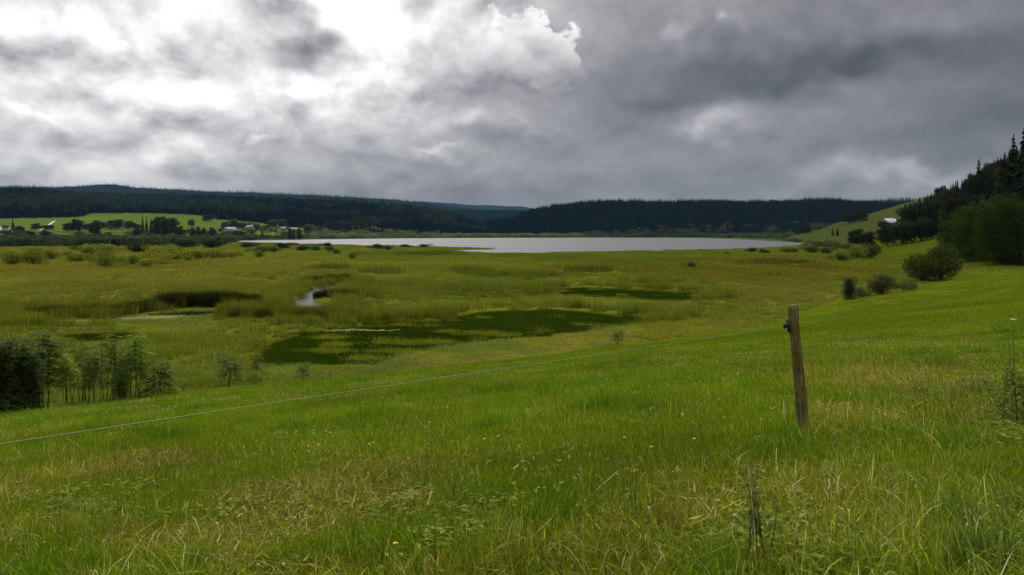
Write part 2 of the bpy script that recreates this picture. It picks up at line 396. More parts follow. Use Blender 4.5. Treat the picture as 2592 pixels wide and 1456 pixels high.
# ------------------------------------------------------------------ ground sheet
def build_ground():
    A1 = math.radians(37)
    az = np.concatenate([np.linspace(-math.pi, -A1, 100)[:-1], np.linspace(-A1, A1, 560), np.linspace(A1, math.pi, 100)[1:-1]])
    rr = np.concatenate([np.geomspace(.6, 30, 110), np.arange(30.4, 130, .62), np.geomspace(130.6, 700, 130), np.geomspace(706, 12000, 170)])
    A, R = np.meshgrid(az, rr, indexing='ij'); x = (R*np.sin(A)).ravel(); y = (R*np.cos(A)).ravel()
    z = land(x, y); c = ground_colour(x, y)
    V = np.stack([x, y, z], 1); na, nr = len(az), len(rr)
    i = np.arange(na)[:, None]*nr; j = np.arange(nr-1)[None, :]; i2 = ((np.arange(na)+1) % na)[:, None]*nr
    q = np.stack([i+j, i2+j, i2+j+1, i+j+1], -1).reshape(-1, 4)[:, ::-1]
    V = np.vstack([V, [[0, 0, Z1(0, 0)]]]); c = np.vstack([c, c[:1]]); k = len(V)-1
    t = np.stack([np.arange(na)*nr, np.full(na, k), ((np.arange(na)+1) % na)*nr], -1)[:, ::-1]
    m, nt, out = new_mat('ground_cover'); b = principled(nt, out, 1.0, .0)
    a = node(nt, 'ShaderNodeAttribute', attribute_name='col')
    n1 = noise_n(nt, 9, 6, .65); n2 = noise_n(nt, .35, 5, .6)
    c1 = ramp_n(nt, n1.outputs['Fac'], [(.3, (.62, .62, .62)), (.7, (1.35, 1.3, 1.2))])
    c2 = ramp_n(nt, n2.outputs['Fac'], [(.3, (.8, .84, .8)), (.7, (1.2, 1.15, 1.1))])
    nt.links.new(mulcol(nt, mulcol(nt, a.outputs['Color'], c1), c2), b.inputs['Base Color'])
    bump(nt, b, n1.outputs['Fac'], .8, .05)
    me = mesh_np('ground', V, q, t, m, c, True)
    return tag(link('ground', me), kind='structure')
ground = build_ground()

# ------------------------------------------------------------------ water
def water_mat(name, body, scale, slope, rough):
    m, nt, out = new_mat(name); b = principled(nt, out, rough, .5)
    b.inputs['IOR'].default_value = 1.333; b.inputs['Base Color'].default_value = tuple(body)+(1,)
    n = noise_n(nt, scale, 4, .6, dist=.3)
    mp = nt.nodes.new('ShaderNodeMapping'); mp.inputs['Scale'].default_value = (1, 2.2, 1)
    tc = nt.nodes.new('ShaderNodeTexCoord'); nt.links.new(tc.outputs['Object'], mp.inputs[0]); nt.links.new(mp.outputs[0], n.inputs['Vector'])
    bump(nt, b, n.outputs['Fac'], 1.0, slope)
    if rough > .3:
        n2 = noise_n(nt, .012, 3, .5); mp2 = nt.nodes.new('ShaderNodeMapping'); mp2.inputs['Scale'].default_value = (.35, 2.5, 1); nt.links.new(tc.outputs['Object'], mp2.inputs[0]); nt.links.new(mp2.outputs[0], n2.inputs['Vector'])
        mr = nt.nodes.new('ShaderNodeMapRange'); mr.inputs[1].default_value = .35; mr.inputs[2].default_value = .65; mr.inputs[3].default_value = .30; mr.inputs[4].default_value = .50; nt.links.new(n2.outputs['Fac'], mr.inputs[0]); nt.links.new(mr.outputs[0], b.inputs['Roughness'])
    return m
def water(name, P, mat, grow):
    c = P.mean(0); Q = []
    n = len(P)
    for i in range(n):
        e = P[(i+1) % n]-P[i-1]; nn = np.array((e[1], -e[0])); nn /= np.linalg.norm(nn)
        area = sum(P[k][0]*P[(k+1) % n][1]-P[(k+1) % n][0]*P[k][1] for k in range(n))
        Q.append(P[i]+nn*grow*(1 if area > 0 else -1))
    import bmesh
    bm = bmesh.new(); f = bm.faces.new([bm.verts.new((p[0], p[1], 0)) for p in Q])
    bmesh.ops.triangulate(bm, faces=[f])
    bm.normal_update()
    for f in bm.faces:
        if f.normal.z < 0: f.normal_flip()
    me = bpy.data.meshes.new(name); bm.to_mesh(me); bm.free(); me.materials.append(mat)
    return tag(link(name, me), kind='structure')
WM_LAKE = water_mat('lake_water', (.03, .036, .036), .55, .04, .42)
WM_POND = water_mat('pond_water', (.012, .014, .006), 3.0, .004, .06)
water('lake', LAKE, WM_LAKE, 7); water('channel', CHAN, WM_LAKE, 5)
water('stream', STREAM, water_mat('stream_water', (.02, .022, .015), 3.0, .02, .08), 1.2); water('pond', POND_L, WM_POND, 1.2)

# ------------------------------------------------------------------ foliage prototypes (plain numpy)
R = RNG
def blades(n, rad, h0, h1, w, lean, curve, cols, square=False, seg=3, flatp=0., clump=0):
    """grass or sedge blades: tapering strips that bend over; returns verts, quads, tris, colours"""
    if square: bx = (R.random(n)-.5)*2*rad; by = (R.random(n)-.5)*2*rad
    else:
        r = rad*np.sqrt(R.random(n)); a = R.random(n)*6.283; bx, by = r*np.cos(a), r*np.sin(a)
    if clump:
        k = R.integers(0, clump, n); cxy = (R.random((clump, 2))-.5)*2*rad
        bx = cxy[k, 0]+R.normal(0, rad*.12, n); by = cxy[k, 1]+R.normal(0, rad*.12, n)
    h = h0+(h1-h0)*R.random(n)**1.3; az = R.random(n)*6.283
    ln = np.abs(R.normal(0, lean, n)); cv = np.abs(R.normal(0, curve, n))
    fl = R.random(n) < flatp
    ln = np.where(fl, 1.25+.25*R.random(n), ln); cv = np.where(fl, .25*R.random(n), cv)
    wd = w*(.7+.6*R.random(n)); fa = az+1.571+R.normal(0, .7, n)
    V = np.zeros((n, 2*seg+1, 3)); px, py, pz = bx.copy(), by.copy(), np.where(fl, .02+.03*R.random(n), -.01)
    for s in range(seg+1):
        t = s/seg; ww = wd*(1-t)**.7*.5
        if s < seg:
            V[:, 2*s, 0] = px-np.cos(fa)*ww; V[:, 2*s, 1] = py-np.sin(fa)*ww; V[:, 2*s, 2] = pz
            V[:, 2*s+1, 0] = px+np.cos(fa)*ww; V[:, 2*s+1, 1] = py+np.sin(fa)*ww; V[:, 2*s+1, 2] = pz
        else: V[:, 2*s, 0] = px; V[:, 2*s, 1] = py; V[:, 2*s, 2] = pz
        th = np.minimum(ln+cv*(t+.15)*1.6, 2.3); st = h/seg
        px = px+np.sin(th)*np.cos(az)*st; py = py+np.sin(th)*np.sin(az)*st; pz = np.maximum(pz+np.cos(th)*st, .012)
    b = (np.arange(n)*(2*seg+1))[:, None]
    q = np.concatenate([b+np.array([2*s, 2*s+1, 2*s+3, 2*s+2]) for s in range(seg-1)], 0)
    t = b+np.array([2*seg-2, 2*seg-1, 2*seg])
    cols = np.asarray(cols, float); p = cols[:, 3]/cols[:, 3].sum()
    c = cols[R.choice(len(cols), n, p=p), :3]*(.6+.8*R.random((n, 1)))
    c = c*np.where(R.random((n, 1)) < .08, 1.7, 1.0)
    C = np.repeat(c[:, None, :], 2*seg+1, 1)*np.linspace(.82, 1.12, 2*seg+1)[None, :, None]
    return V.reshape(-1, 3), q, t, C.reshape(-1, 3)
def merge(parts):
    Vs, Qs, Ts, Cs, o = [], [], [], [], 0
    for V, q, t, c in parts:
        Vs.append(V); Cs.append(c); Qs.append(np.asarray(q, int).reshape(-1, 4)+o); Ts.append(np.asarray(t, int).reshape(-1, 3)+o); o += len(V)
    return np.vstack(Vs), np.vstack(Qs), np.vstack(Ts), np.vstack(Cs)
def leaf_cards(P, Nrm, size, cols, aspect=.6, droop=.0):
    """one small bent leaf spray (two triangles folded on the midrib) per point"""
    n = len(P); s = size*(.6+.8*R.random(n))
    up = R.normal(0, 1, (n, 3)); d = np.cross(Nrm, up); d /= np.linalg.norm(d, axis=1)[:, None]+1e-9
    d = d+Nrm*R.normal(.25, .35, (n, 1)); d[:, 2] -= droop; d /= np.linalg.norm(d, axis=1)[:, None]+1e-9
    w = np.cross(d, Nrm+R.normal(0, .5, (n, 3))); w /= np.linalg.norm(w, axis=1)[:, None]+1e-9
    fold = np.cross(w, d)*(s*.18)[:, None]
    S = s[:, None]
    a = P-d*S*.5; b = P+d*S*.5; l = P+w*S*aspect*.5+fold; r = P-w*S*aspect*.5+fold
    V = np.stack([a, l, b, r], 1).reshape(-1, 3)
    k = (np.arange(n)*4)[:, None]
    t = np.concatenate([k+np.array([0, 2, 1]), k+np.array([0, 3, 2])], 0)
    cols = np.asarray(cols, float); p = cols[:, 3]/cols[:, 3].sum()
    c = cols[R.choice(len(cols), n, p=p), :3]*(.7+.6*R.random((n, 1)))
    return V, np.zeros((0, 4), int), t, np.repeat(c, 4, 0)
def crown_pts(n, lobes, shell=.72):
    """points and outward normals spread over a set of ellipsoid lobes (x, y, z, rx, ry, rz)"""
    L = np.array(lobes, float); vol = L[:, 3]*L[:, 4]+L[:, 4]*L[:, 5]+L[:, 3]*L[:, 5]
    k = R.choice(len(L), n, p=vol/vol.sum())
    d = R.normal(0, 1, (n, 3)); d /= np.linalg.norm(d, axis=1)[:, None]
    r = shell+(1.06-shell)*R.random(n)**.6
    # ragged outline: each direction of a lobe reaches a different length
    r = r*(.82+.36*vnoise(d[:, 0]*2.6+k*7.1, d[:, 1]*2.6+d[:, 2]*3.1, 5))
    P = L[k, :3]+d*L[k, 3:]*r[:, None]
    return P, d
def tube(pts, rad, n=6, col=(.1, .08, .05)):
    pts = np.asarray(pts, float); m = len(pts); V = []
    for i in range(m):
        tdir = pts[min(i+1, m-1)]-pts[max(i-1, 0)]; tdir = tdir/(np.linalg.norm(tdir)+1e-9)
        a = np.cross(tdir, (0.3, .9, .1)); a /= np.linalg.norm(a)+1e-9; b = np.cross(tdir, a)
        for j in range(n):
            an = 6.2832*j/n; V.append(pts[i]+(a*math.cos(an)+b*math.sin(an))*rad[i])
    V.append(pts[-1]); q = []; t = []
    for i in range(m-1):
        for j in range(n): q.append((i*n+j, i*n+(j+1) % n, (i+1)*n+(j+1) % n, (i+1)*n+j))
    for j in range(n): t.append(((m-1)*n+j, (m-1)*n+(j+1) % n, m*n))
    return np.array(V), np.array(q), np.array(t), np.tile(np.array(col, float), (len(V), 1))
def conifer(tiers, per, rmax, sub, cols, seed, taper=.95, ragged=.25):
    """spruce 1 m tall: whorls of drooping boughs, each a ragged fan"""
    rs = np.random.default_rng(seed); V, T, C = [], [], []
    cols = np.asarray(cols, float)
    for k in range(tiers):
        t = k/(tiers-1); z0 = .06+.92*t**.92; rr = rmax*(1-t)**taper*(.75+.4*rs.random())+.008
        m = max(4, int(per*(1-.45*t)))
        for j in range(m):
            a = 6.283*(j+rs.random()*.7)/m; L = rr*(1-ragged+2*ragged*rs.random()); dz = z0+rs.normal(0, .006)
            drop = L*(.30+.35*rs.random()); hw = L*(.30+.12*rs.random()); c = cols[rs.integers(len(cols))]*(.7+.6*rs.random())
            ca, sa = math.cos(a), math.sin(a); i0 = len(V)
            V.append((0, 0, dz+.018)); C.append(c*.9)
            ring = 2*sub+1
            for s in range(ring):
                f = (s/(ring-1)-.5)*2
                ll = L*(1-.45*abs(f)**1.3)*(.8 if s % 2 else 1.0); ww = hw*f
                V.append((ca*ll-sa*ww, sa*ll+ca*ww, dz-drop*(ll/L)*(1.0+.25*abs(f))+rs.normal(0, .004))); C.append(c*(1.1 if s % 2 == 0 else .85))
            for s in range(ring-1): T.append((i0, i0+1+s, i0+2+s))
    V.append((0, 0, 1.0)); V.append((.006, 0, .93)); V.append((-.004, .005, .93)); C += [cols[0]]*3; n = len(V); T.append((n-3, n-2, n-1))
    return np.array(V), np.zeros((0, 4), int), np.array(T), np.array(C)

PROTO = {}
def proto(key, data, mat):
    """keep prototype meshes in a collection of their own that is not linked to the scene"""
    if key not in PROTO: PROTO[key] = bpy.data.collections.new('prototypes_'+key)
    c = PROTO[key]; V, q, t, col = data
    o = bpy.data.objects.new('%s_%02d' % (key, len(c.objects)), mesh_np(key, V, q, t, mat, col)); c.objects.link(o)
def scatter(name, key, x, y, z, s, tint, rz=None, idx=None, tilt=False, zs=None, label=None):
    """one 'stuff' object: points that carry instances of the prototypes"""
    n = len(x); c = PROTO[key]; me = bpy.data.meshes.new(name)
    me.vertices.add(n); me.vertices.foreach_set('co', np.stack([x, y, z], 1).astype(np.float32).ravel())
    rz = R.random(n)*6.283 if rz is None else rz
    rot = np.zeros((n, 3), np.float32); rot[:, 2] = rz
    if tilt:
        e = .3; gx = (land(x+e, y)-land(x-e, y))/(2*e); gy = (land(x, y+e)-land(x, y-e))/(2*e)
        lx = gx*np.cos(rz)+gy*np.sin(rz); ly = -gx*np.sin(rz)+gy*np.cos(rz)
        rot[:, 0] = np.arctan(ly); rot[:, 1] = -np.arctan(lx)
    sc = np.stack([s, s, s if zs is None else zs], 1).astype(np.float32)
    idx = R.integers(0, len(c.objects), n) if idx is None else idx
    for nm, ty, arr, f in (('rot', 'FLOAT_VECTOR', rot, 'vector'), ('scl', 'FLOAT_VECTOR', sc, 'vector'), ('idx', 'INT', idx.astype(np.int32), 'value')):
        me.attributes.new(nm, ty, 'POINT').data.foreach_set(f, arr.ravel())
    tc = np.ones((n, 4), np.float32); tc[:, :3] = tint
    me.attributes.new('tint', 'FLOAT_COLOR', 'POINT').data.foreach_set('color', tc.ravel())
    ng = bpy.data.node_groups.new('scatter_'+name, 'GeometryNodeTree')
    ng.interface.new_socket('Geometry', in_out='INPUT', socket_type='NodeSocketGeometry'); ng.interface.new_socket('Geometry', in_out='OUTPUT', socket_type='NodeSocketGeometry')
    N, Lk = ng.nodes, ng.links
    gi, go = N.new('NodeGroupInput'), N.new('NodeGroupOutput')
    ci = N.new('GeometryNodeCollectionInfo'); ci.inputs['Collection'].default_value = c; ci.inputs['Separate Children'].default_value = True; ci.inputs['Reset Children'].default_value = True
    ip = N.new('GeometryNodeInstanceOnPoints'); ip.inputs['Pick Instance'].default_value = True
    def na(nm, ty):
        a = N.new('GeometryNodeInputNamedAttribute'); a.data_type = ty; a.inputs[0].default_value = nm; return a.outputs[0]
    er = N.new('FunctionNodeEulerToRotation'); Lk.new(na('rot', 'FLOAT_VECTOR'), er.inputs[0])
    Lk.new(gi.outputs[0], ip.inputs['Points']); Lk.new(ci.outputs[0], ip.inputs['Instance']); Lk.new(na('idx', 'INT'), ip.inputs['Instance Index'])
    Lk.new(er.outputs[0], ip.inputs['Rotation']); Lk.new(na('scl', 'FLOAT_VECTOR'), ip.inputs['Scale']); Lk.new(ip.outputs[0], go.inputs[0])
    o = link(name, me); md = o.modifiers.new('scatter', 'NODES'); md.node_group = ng
    tag(o, label=label, kind='stuff'); return o

LM = leaf_mat('scattered_leaves', 'inst'); LMO = leaf_mat('leaves', 'obj'); LMF = leaf_mat('forest_needles', 'inst', .9, .0, .0); LMN = leaf_mat('needles', 'obj', .85, .0, .0)

# --- meadow grass -------------------------------------------------------
GRN = [(.126, .168, .003, 5), (.160, .193, .004, 4), (.090, .128, .003, 3), (.215, .235, .014, 1.5), (.34, .30, .09, .4)]
MIX = [(.135, .165, .003, 4), (.175, .180, .006, 3), (.095, .115, .003, 2), (.30, .265, .065, 1.1), (.42, .37, .16, .4)]
STR = [(.22, .20, .040, 2.2), (.33, .30, .11, 1.0), (.17, .145, .018, 1.6), (.16, .18, .006, 4.5), (.52, .47, .28, .25)]
LUS = [(.090, .165, .004, 4), (.125, .205, .005, 3), (.070, .125, .005, 2)]
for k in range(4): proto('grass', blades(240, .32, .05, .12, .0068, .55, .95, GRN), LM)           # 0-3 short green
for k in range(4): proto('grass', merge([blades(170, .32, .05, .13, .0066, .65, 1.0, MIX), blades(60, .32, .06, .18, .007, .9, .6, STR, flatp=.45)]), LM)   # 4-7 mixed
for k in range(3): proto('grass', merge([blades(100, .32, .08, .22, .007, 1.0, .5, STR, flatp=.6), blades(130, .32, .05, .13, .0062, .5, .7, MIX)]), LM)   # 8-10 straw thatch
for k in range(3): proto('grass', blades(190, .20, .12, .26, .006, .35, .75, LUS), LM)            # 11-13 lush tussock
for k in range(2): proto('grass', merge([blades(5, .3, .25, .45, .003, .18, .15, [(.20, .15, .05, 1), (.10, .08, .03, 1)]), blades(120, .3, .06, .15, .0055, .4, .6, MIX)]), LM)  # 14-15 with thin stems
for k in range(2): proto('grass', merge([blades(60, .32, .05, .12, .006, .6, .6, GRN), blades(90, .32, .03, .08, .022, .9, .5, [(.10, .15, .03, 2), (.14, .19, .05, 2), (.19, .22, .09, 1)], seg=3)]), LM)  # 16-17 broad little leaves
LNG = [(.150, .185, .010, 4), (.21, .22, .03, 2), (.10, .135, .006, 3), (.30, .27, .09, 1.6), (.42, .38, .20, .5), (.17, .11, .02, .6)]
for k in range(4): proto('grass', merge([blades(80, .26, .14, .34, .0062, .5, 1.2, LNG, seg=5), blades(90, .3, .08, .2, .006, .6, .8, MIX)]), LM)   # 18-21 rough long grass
# far patches: wider, coarser blades so that each still counts for something
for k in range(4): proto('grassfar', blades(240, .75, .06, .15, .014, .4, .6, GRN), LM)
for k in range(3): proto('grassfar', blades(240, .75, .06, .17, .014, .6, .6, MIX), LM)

def bits(n, rad, h, ln, wd, cols):
    P = np.stack([(R.random(n)-.5)*2*rad, (R.random(n)-.5)*2*rad, h*R.random(n)+.02], 1); N_ = R.normal(0, .7, (n, 3))+np.array((0, 0, 1.)); N_ /= np.linalg.norm(N_, axis=1)[:, None]
    return leaf_cards(P, N_, ln, cols, wd/ln)
PALE = [(.30, .33, .11, 3), (.40, .40, .20, 2), (.22, .28, .05, 3), (.36, .30, .14, 1)]
for k in range(3): proto('bits', merge([bits(10, .45, .09, .055, .016, PALE), bits(7, .45, .07, .09, .011, PALE), bits(6, .45, .08, .03, .022, PALE)]), LM)
for k in range(2): proto('bits', bits(16, .5, .08, .045, .026, [(.12, .19, .03, 3), (.17, .24, .06, 2), (.24, .30, .12, 1)]), LM)
def frustum_pts(dens, d0, d1, margin=.06, pw=1.0):
    hw = 1296/F+margin; n = int(dens*hw*(d1*d1-d0*d0))
    d = np.sqrt(d0*d0+(d1*d1-d0*d0)*R.random(n)); u = (R.random(n)*2-1)*hw
    return u*d, d
def pix(x, y, z): return CX+F*x/y, HY-F*(z-EYE)/y
def field_look(x, y):
    """how straw-coloured and how lush the meadow is at a place"""
    z = land(x, y); px, py = pix(x, y, z)
    n = fbm(x/1.1, y/1.4, 90, 3); n4 = fbm(x/4.5, y/5, 91, 3)
    straw = .55*(n-.5)*2+.5*(n4-.5)*2-.42
    for cx, cy, sx, sy, a in ((280, 1370, 220, 45, .6), (660, 1275, 110, 22, .6), (1250, 1300, 150, 60, .2), (2150, 1260, 380, 110, .5), (2350, 960, 330, 130, .30), (450, 1200, 330, 50, .22),
                              (1300, 1080, 650, 80, -.25), (900, 1010, 700, 60, -.5), (1600, 980, 300, 60, -.2), (1450, 1230, 240, 90, -.2), (500, 1420, 70, 40, -.5), (2300, 800, 300, 35, -.4), (2030, 1420, 400, 40, .35), (700, 1400, 200, 50, .2), (1000, 1420, 60, 60, -.4)):
        straw = straw+a*gaus(px, py, cx, cy, sx, sy)
    return z, px, py, straw, n, n4
def field_grass():
    X, Y = [], []
    for dens, a, b in ((34, 2.6, 9), (22, 9, 18), (11, 18, 32)):
        x, y = frustum_pts(dens, a, b); X.append(x); Y.append(y)
    x, y = np.concatenate(X), np.concatenate(Y)
    keep = field_D(x, y) > .4; x, y = x[keep], y[keep]
    z, px, py, straw, n, n4 = field_look(x, y); r = R.random(len(x)); m = len(x)
    idx = np.where(straw < -.08+.3*(r-.5), R.integers(0, 4, m), np.where(straw < .28+.35*(r-.5), R.integers(4, 8, m), R.integers(8, 11, m)))
    r2 = R.random(m); lush = fbm(x/.8, y/.8, 95, 2)
    idx = np.where((r2 < .05) & (lush > .5), R.integers(11, 14, m), idx)
    idx = np.where((r2 > .955), R.integers(14, 16, m), idx)
    idx = np.where((r2 > .90) & (r2 <= .955) & (n4 > .5), R.integers(16, 18, m), idx)
    rough = .95*gaus(px, py, 2350, 1360, 560, 190)+.5*gaus(px, py, 1250, 1440, 600, 60)+.35*gaus(px, py, 300, 1440, 500, 70)+.45*gaus(px, py, 2500, 1060, 200, 90)
    idx = np.where(R.random(m) < rough*.38, R.integers(18, 22, m), idx)
    s = (.75+.6*R.random(m))*(.85+.5*n4)
    g = 1+.75*(fbm(x/1.9, y/2.4, 97, 3)-.5)
    warm = np.clip(.5+1.2*(straw), 0, 1)
    tint = np.stack([g*(.84+.30*warm), g*(1.0-.02*warm), g*(.85+.3*warm)], 1)
    far = np.hypot(x, y) > 18
    scatter('meadow_grass', 'grass', x, y, z, s, tint, idx=idx, tilt=True, zs=s*(.8+.5*lush))
    x, y = frustum_pts(2.4, 2.8, 34); keep = field_D(x, y) > .6; x, y = x[keep], y[keep]; n = fbm(x/2.2, y/2.6, 98, 3); keep = R.random(len(x)) < sst(n, .34, .66); x, y = x[keep], y[keep]; m = len(x)
    scatter('leaf_litter', 'bits', x, y, land(x, y), .8+.5*R.random(m), np.ones((m, 3))*(.7+.5*R.random((m, 1))), tilt=True)
    x, y = frustum_pts(3.4, 29, 70); x2, y2 = frustum_pts(.9, 70, 160); x, y = np.concatenate([x, x2]), np.concatenate([y, y2])
    keep = field_D(x, y) > .8; x, y = x[keep], y[keep]
    z, px, py, straw, n, n4 = field_look(x, y); m = len(x)
    idx = np.where(straw < .1, R.integers(0, 4, m), R.integers(4, 7, m)); g = 1+.5*(n4-.5); warm = np.clip(.4+straw, 0, 1)
    tint = np.stack([g*(.82+.28*warm), g*(1.0-.02*warm), g*(.85+.2*warm)], 1)
    scatter('meadow_grass', 'grassfar', x, y, z, .8+.6*R.random(m), tint, idx=idx, tilt=True)
field_grass()

# --- marsh ----------------------------------------------------------------
W1 = [(1.0, 1.0, 1.0, 4), (1.25, 1.2, 1.2, 2), (.75, .8, .8, 2), (1.5, 1.4, 1.7, .7)]
for k in range(4): proto('sedge', blades(150, .9, .35, .85, .022, .22, .5, W1), LM)                  # low sedge
for k in range(3): proto('sedge', blades(110, .7, .8, 1.45, .024, .10, .28, W1), LM)                 # 4-6 upright reed
for k in range(3): proto('sedge', blades(170, .75, .3, .7, .02, .65, .9, W1, clump=3), LM)           # 7-9 tussocks
for k in range(3): proto('sedgefar', blades(150, 2.6, .3, .65, .075, .25, .5, W1), LM)
for k in range(2): proto('sedgefar', blades(130, 2.2, .6, 1.2, .07, .12, .3, W1), LM)
def wet(x, y, m=0.):
    wx = x+1.6*(fbm(x/5, y/5, 1, 3)-.5)*2; wy = y+2.4*(fbm(x/5, y/5, 2, 3)-.5)*2
    w = np.full(x.shape, 1e9)
    for P in (LAKE, CHAN, STREAM, POND_L): w = np.minimum(w, sd_poly(P, wx, wy))
    a = np.full(x.shape, 1e9)
    for P in MATS: a = np.minimum(a, sd_poly(P, lerp(x, wx, .5), lerp(y, wy, .4)))
    return w, a
def nearside(x, y):
    f = np.zeros(x.shape, bool)
    for dl in (2, 4, 7, 10, 13):
        k = 1+dl/np.maximum(y, 1); w, a = wet(x*k, y*k); f |= (w < -.3) | (a < -.5)
    return f
DARKP = [(860, 715, 75, 6), (900, 757, 75, 10), (960, 693, 50, 4), (830, 680, 40, 4), (1180, 690, 40, 5), (1240, 698, 60, 5), (1070, 646, 90, 3), (1370, 700, 50, 4), (200, 795, 240, 10), (720, 800, 190, 16), (1500, 690, 90, 3), (1960, 668, 100, 4), (1650, 720, 60, 3)]  # reed shadow patches, drawn as darker and taller reed clumps
def marsh():
    x, y = frustum_pts(1.5, 34, 78); x2, y2 = frustum_pts(.62, 78, 150)
    x, y = np.concatenate([x, x2]), np.concatenate([y, y2])
    D = field_D(x, y); w, a = wet(x, y); keep = (D < -.2) & (w > -.1+.6*R.random(len(x))) & ((a > .2) | (R.random(len(x)) < .03*(a > -1.5)))
    keep &= hill_t(x, y) < 2
    x, y, w, a, D = x[keep], y[keep], w[keep], a[keep], D[keep]; m = len(x); z = land(x, y)
    px, py = pix(x, y, 0*x)
    n = fbm(x/6, y/9, 101, 3); tint = marsh_tint(x, y)
    idx = np.where(n < .5, R.integers(0, 4, m), R.integers(7, 10, m))
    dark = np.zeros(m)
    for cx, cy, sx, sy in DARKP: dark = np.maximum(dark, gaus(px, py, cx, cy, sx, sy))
    reed = ((w < 5) & (R.random(m) < .75)) | (dark > .4) | ((a > 0) & (a < 4) & (y > 68) & (R.random(m) < .6)) | ((n > .66) & (R.random(m) < .15))
    idx = np.where(reed, R.integers(4, 7, m), idx); nearbank = (D > -7)
    idx = np.where(nearbank, np.where(R.random(m) < .5, R.integers(7, 10, m), R.integers(0, 4, m)), idx)
    ns = nearside(x, y); idx = np.where(ns, R.integers(0, 4, m), idx); reed &= ~ns
    tint = tint*(1-.55*dark[:, None]); gr = reed & ~nearbank  # reed shadow put into the clump tint
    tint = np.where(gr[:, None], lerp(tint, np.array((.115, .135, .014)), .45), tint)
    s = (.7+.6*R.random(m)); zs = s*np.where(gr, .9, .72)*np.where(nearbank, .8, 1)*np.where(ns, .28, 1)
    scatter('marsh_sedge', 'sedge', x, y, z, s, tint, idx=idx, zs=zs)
    x, y = frustum_pts(.085, 150, 300); x2, y2 = frustum_pts(.03, 300, 560); x3, y3 = frustum_pts(.012, 560, 1000)
    x, y = np.concatenate([x, x2, x3]), np.concatenate([y, y2, y3])
    w, a = wet(x, y); keep = (w > 1.5) & (hill_t(x, y) < 0) & (field_D(x, y) < -1); x, y = x[keep], y[keep]; m = len(x); z = land(x, y)
    px, py = pix(x, y, 0*x); tint = marsh_tint(x, y)
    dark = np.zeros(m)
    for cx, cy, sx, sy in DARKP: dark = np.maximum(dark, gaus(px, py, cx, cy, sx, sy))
    tint = tint*(1-.5*dark[:, None])  # reed shadow put into the far tint too
    fr = sst(y, 420, 620)[:, None]; tint = lerp(tint, np.array((.06, .075, .022)), fr*.8)
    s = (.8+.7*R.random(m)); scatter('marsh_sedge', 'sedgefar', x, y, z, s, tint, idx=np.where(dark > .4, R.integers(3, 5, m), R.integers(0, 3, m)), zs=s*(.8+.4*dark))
marsh()
# floating mat: low sprouts standing out of the dark pond
for k in range(3): proto('sprout', blades(26, .6, .12, .4, .014, .2, .3, W1), LM)
for k in range(3): proto('sprout', blades(60, .8, .03, .10, .04, 1.1, .3, W1, seg=3), LM)
def mats():
    x, y = frustum_pts(1.6, 38, 130); w, a = wet(x, y); n = fbm(x/2.4, y/3.2, 120, 3)
    keep = (a < .2) & ((n > .67) | (R.random(len(x)) < .05+.30*(a > -1.5))); x, y, n = x[keep], y[keep], n[keep]; m = len(x)
    isl = n > .67
    tint = np.where(isl[:, None], np.array((.19, .20, .012)), np.array((.05, .07, .004)))
    isle = np.array([flat(cx+sx*R.normal()*.62, cy+sy*R.normal()*.75) for cx, cy, sx, sy, k in ((842, 854, 34, 2.5, 40), (848, 872, 26, 2.5, 40), (832, 888, 40, 3, 60), (1025, 868, 45, 3, 60), (1092, 866, 45, 3, 70), (1228, 843, 30, 2.5, 40), (1275, 847, 34, 3, 50), (922, 906, 34, 3, 50), (1130, 839, 24, 1.5, 20), (890, 817, 40, 2, 40), (1490, 822, 22, 1.2, 15), (1010, 890, 60, 3, 60)) for _ in range(k)])
    x = np.concatenate([x, isle[:, 0]]); y = np.concatenate([y, isle[:, 1]]); isl = np.concatenate([isl, np.ones(len(isle), bool)]); m = len(x)
    tint = np.vstack([tint, np.array((.135, .165, .010))*(.7+.6*R.random((len(isle), 1)))])
    scatter('floating_plants', 'sprout', x, y, np.maximum(land(x, y), -.02), .7+.6*R.random(m), tint*(.8+.4*R.random((m, 1))), idx=np.where(R.random(m) < np.where(isl, .5, .35), R.integers(0, 3, m), R.integers(3, 6, m)))
mats()
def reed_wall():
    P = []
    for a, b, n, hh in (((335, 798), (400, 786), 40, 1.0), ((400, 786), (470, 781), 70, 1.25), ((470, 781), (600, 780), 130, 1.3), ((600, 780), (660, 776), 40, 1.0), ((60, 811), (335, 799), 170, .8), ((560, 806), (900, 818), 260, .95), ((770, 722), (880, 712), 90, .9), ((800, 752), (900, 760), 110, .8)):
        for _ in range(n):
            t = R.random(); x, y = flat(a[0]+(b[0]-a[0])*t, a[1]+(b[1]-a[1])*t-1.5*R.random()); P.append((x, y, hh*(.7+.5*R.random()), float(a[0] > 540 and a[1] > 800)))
    P = np.array(P); m = len(P); tint = np.where(P[:, 3:4] > .5, np.array((.085, .095, .012)), np.array((.022, .025, .003)))*(.6+.8*R.random((m, 1)))  # near-black tint paints the shaded reed face into the reed colour
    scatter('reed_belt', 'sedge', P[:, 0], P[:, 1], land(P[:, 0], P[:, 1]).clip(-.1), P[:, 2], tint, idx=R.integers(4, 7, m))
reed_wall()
def pad_patch():
    a = np.linspace(.35, 6.0, 9); V = [(0, 0, 0)]+[(math.cos(t), math.sin(t), .0) for t in a]
    T = [(0, k, k+1) for k in range(1, 9)]
    return np.array(V, float), np.zeros((0, 4), int), np.array(T), np.ones((len(V), 3))
proto('pad', pad_patch(), leaf_mat('lily_leaf', 'inst', .8, .0, .1))
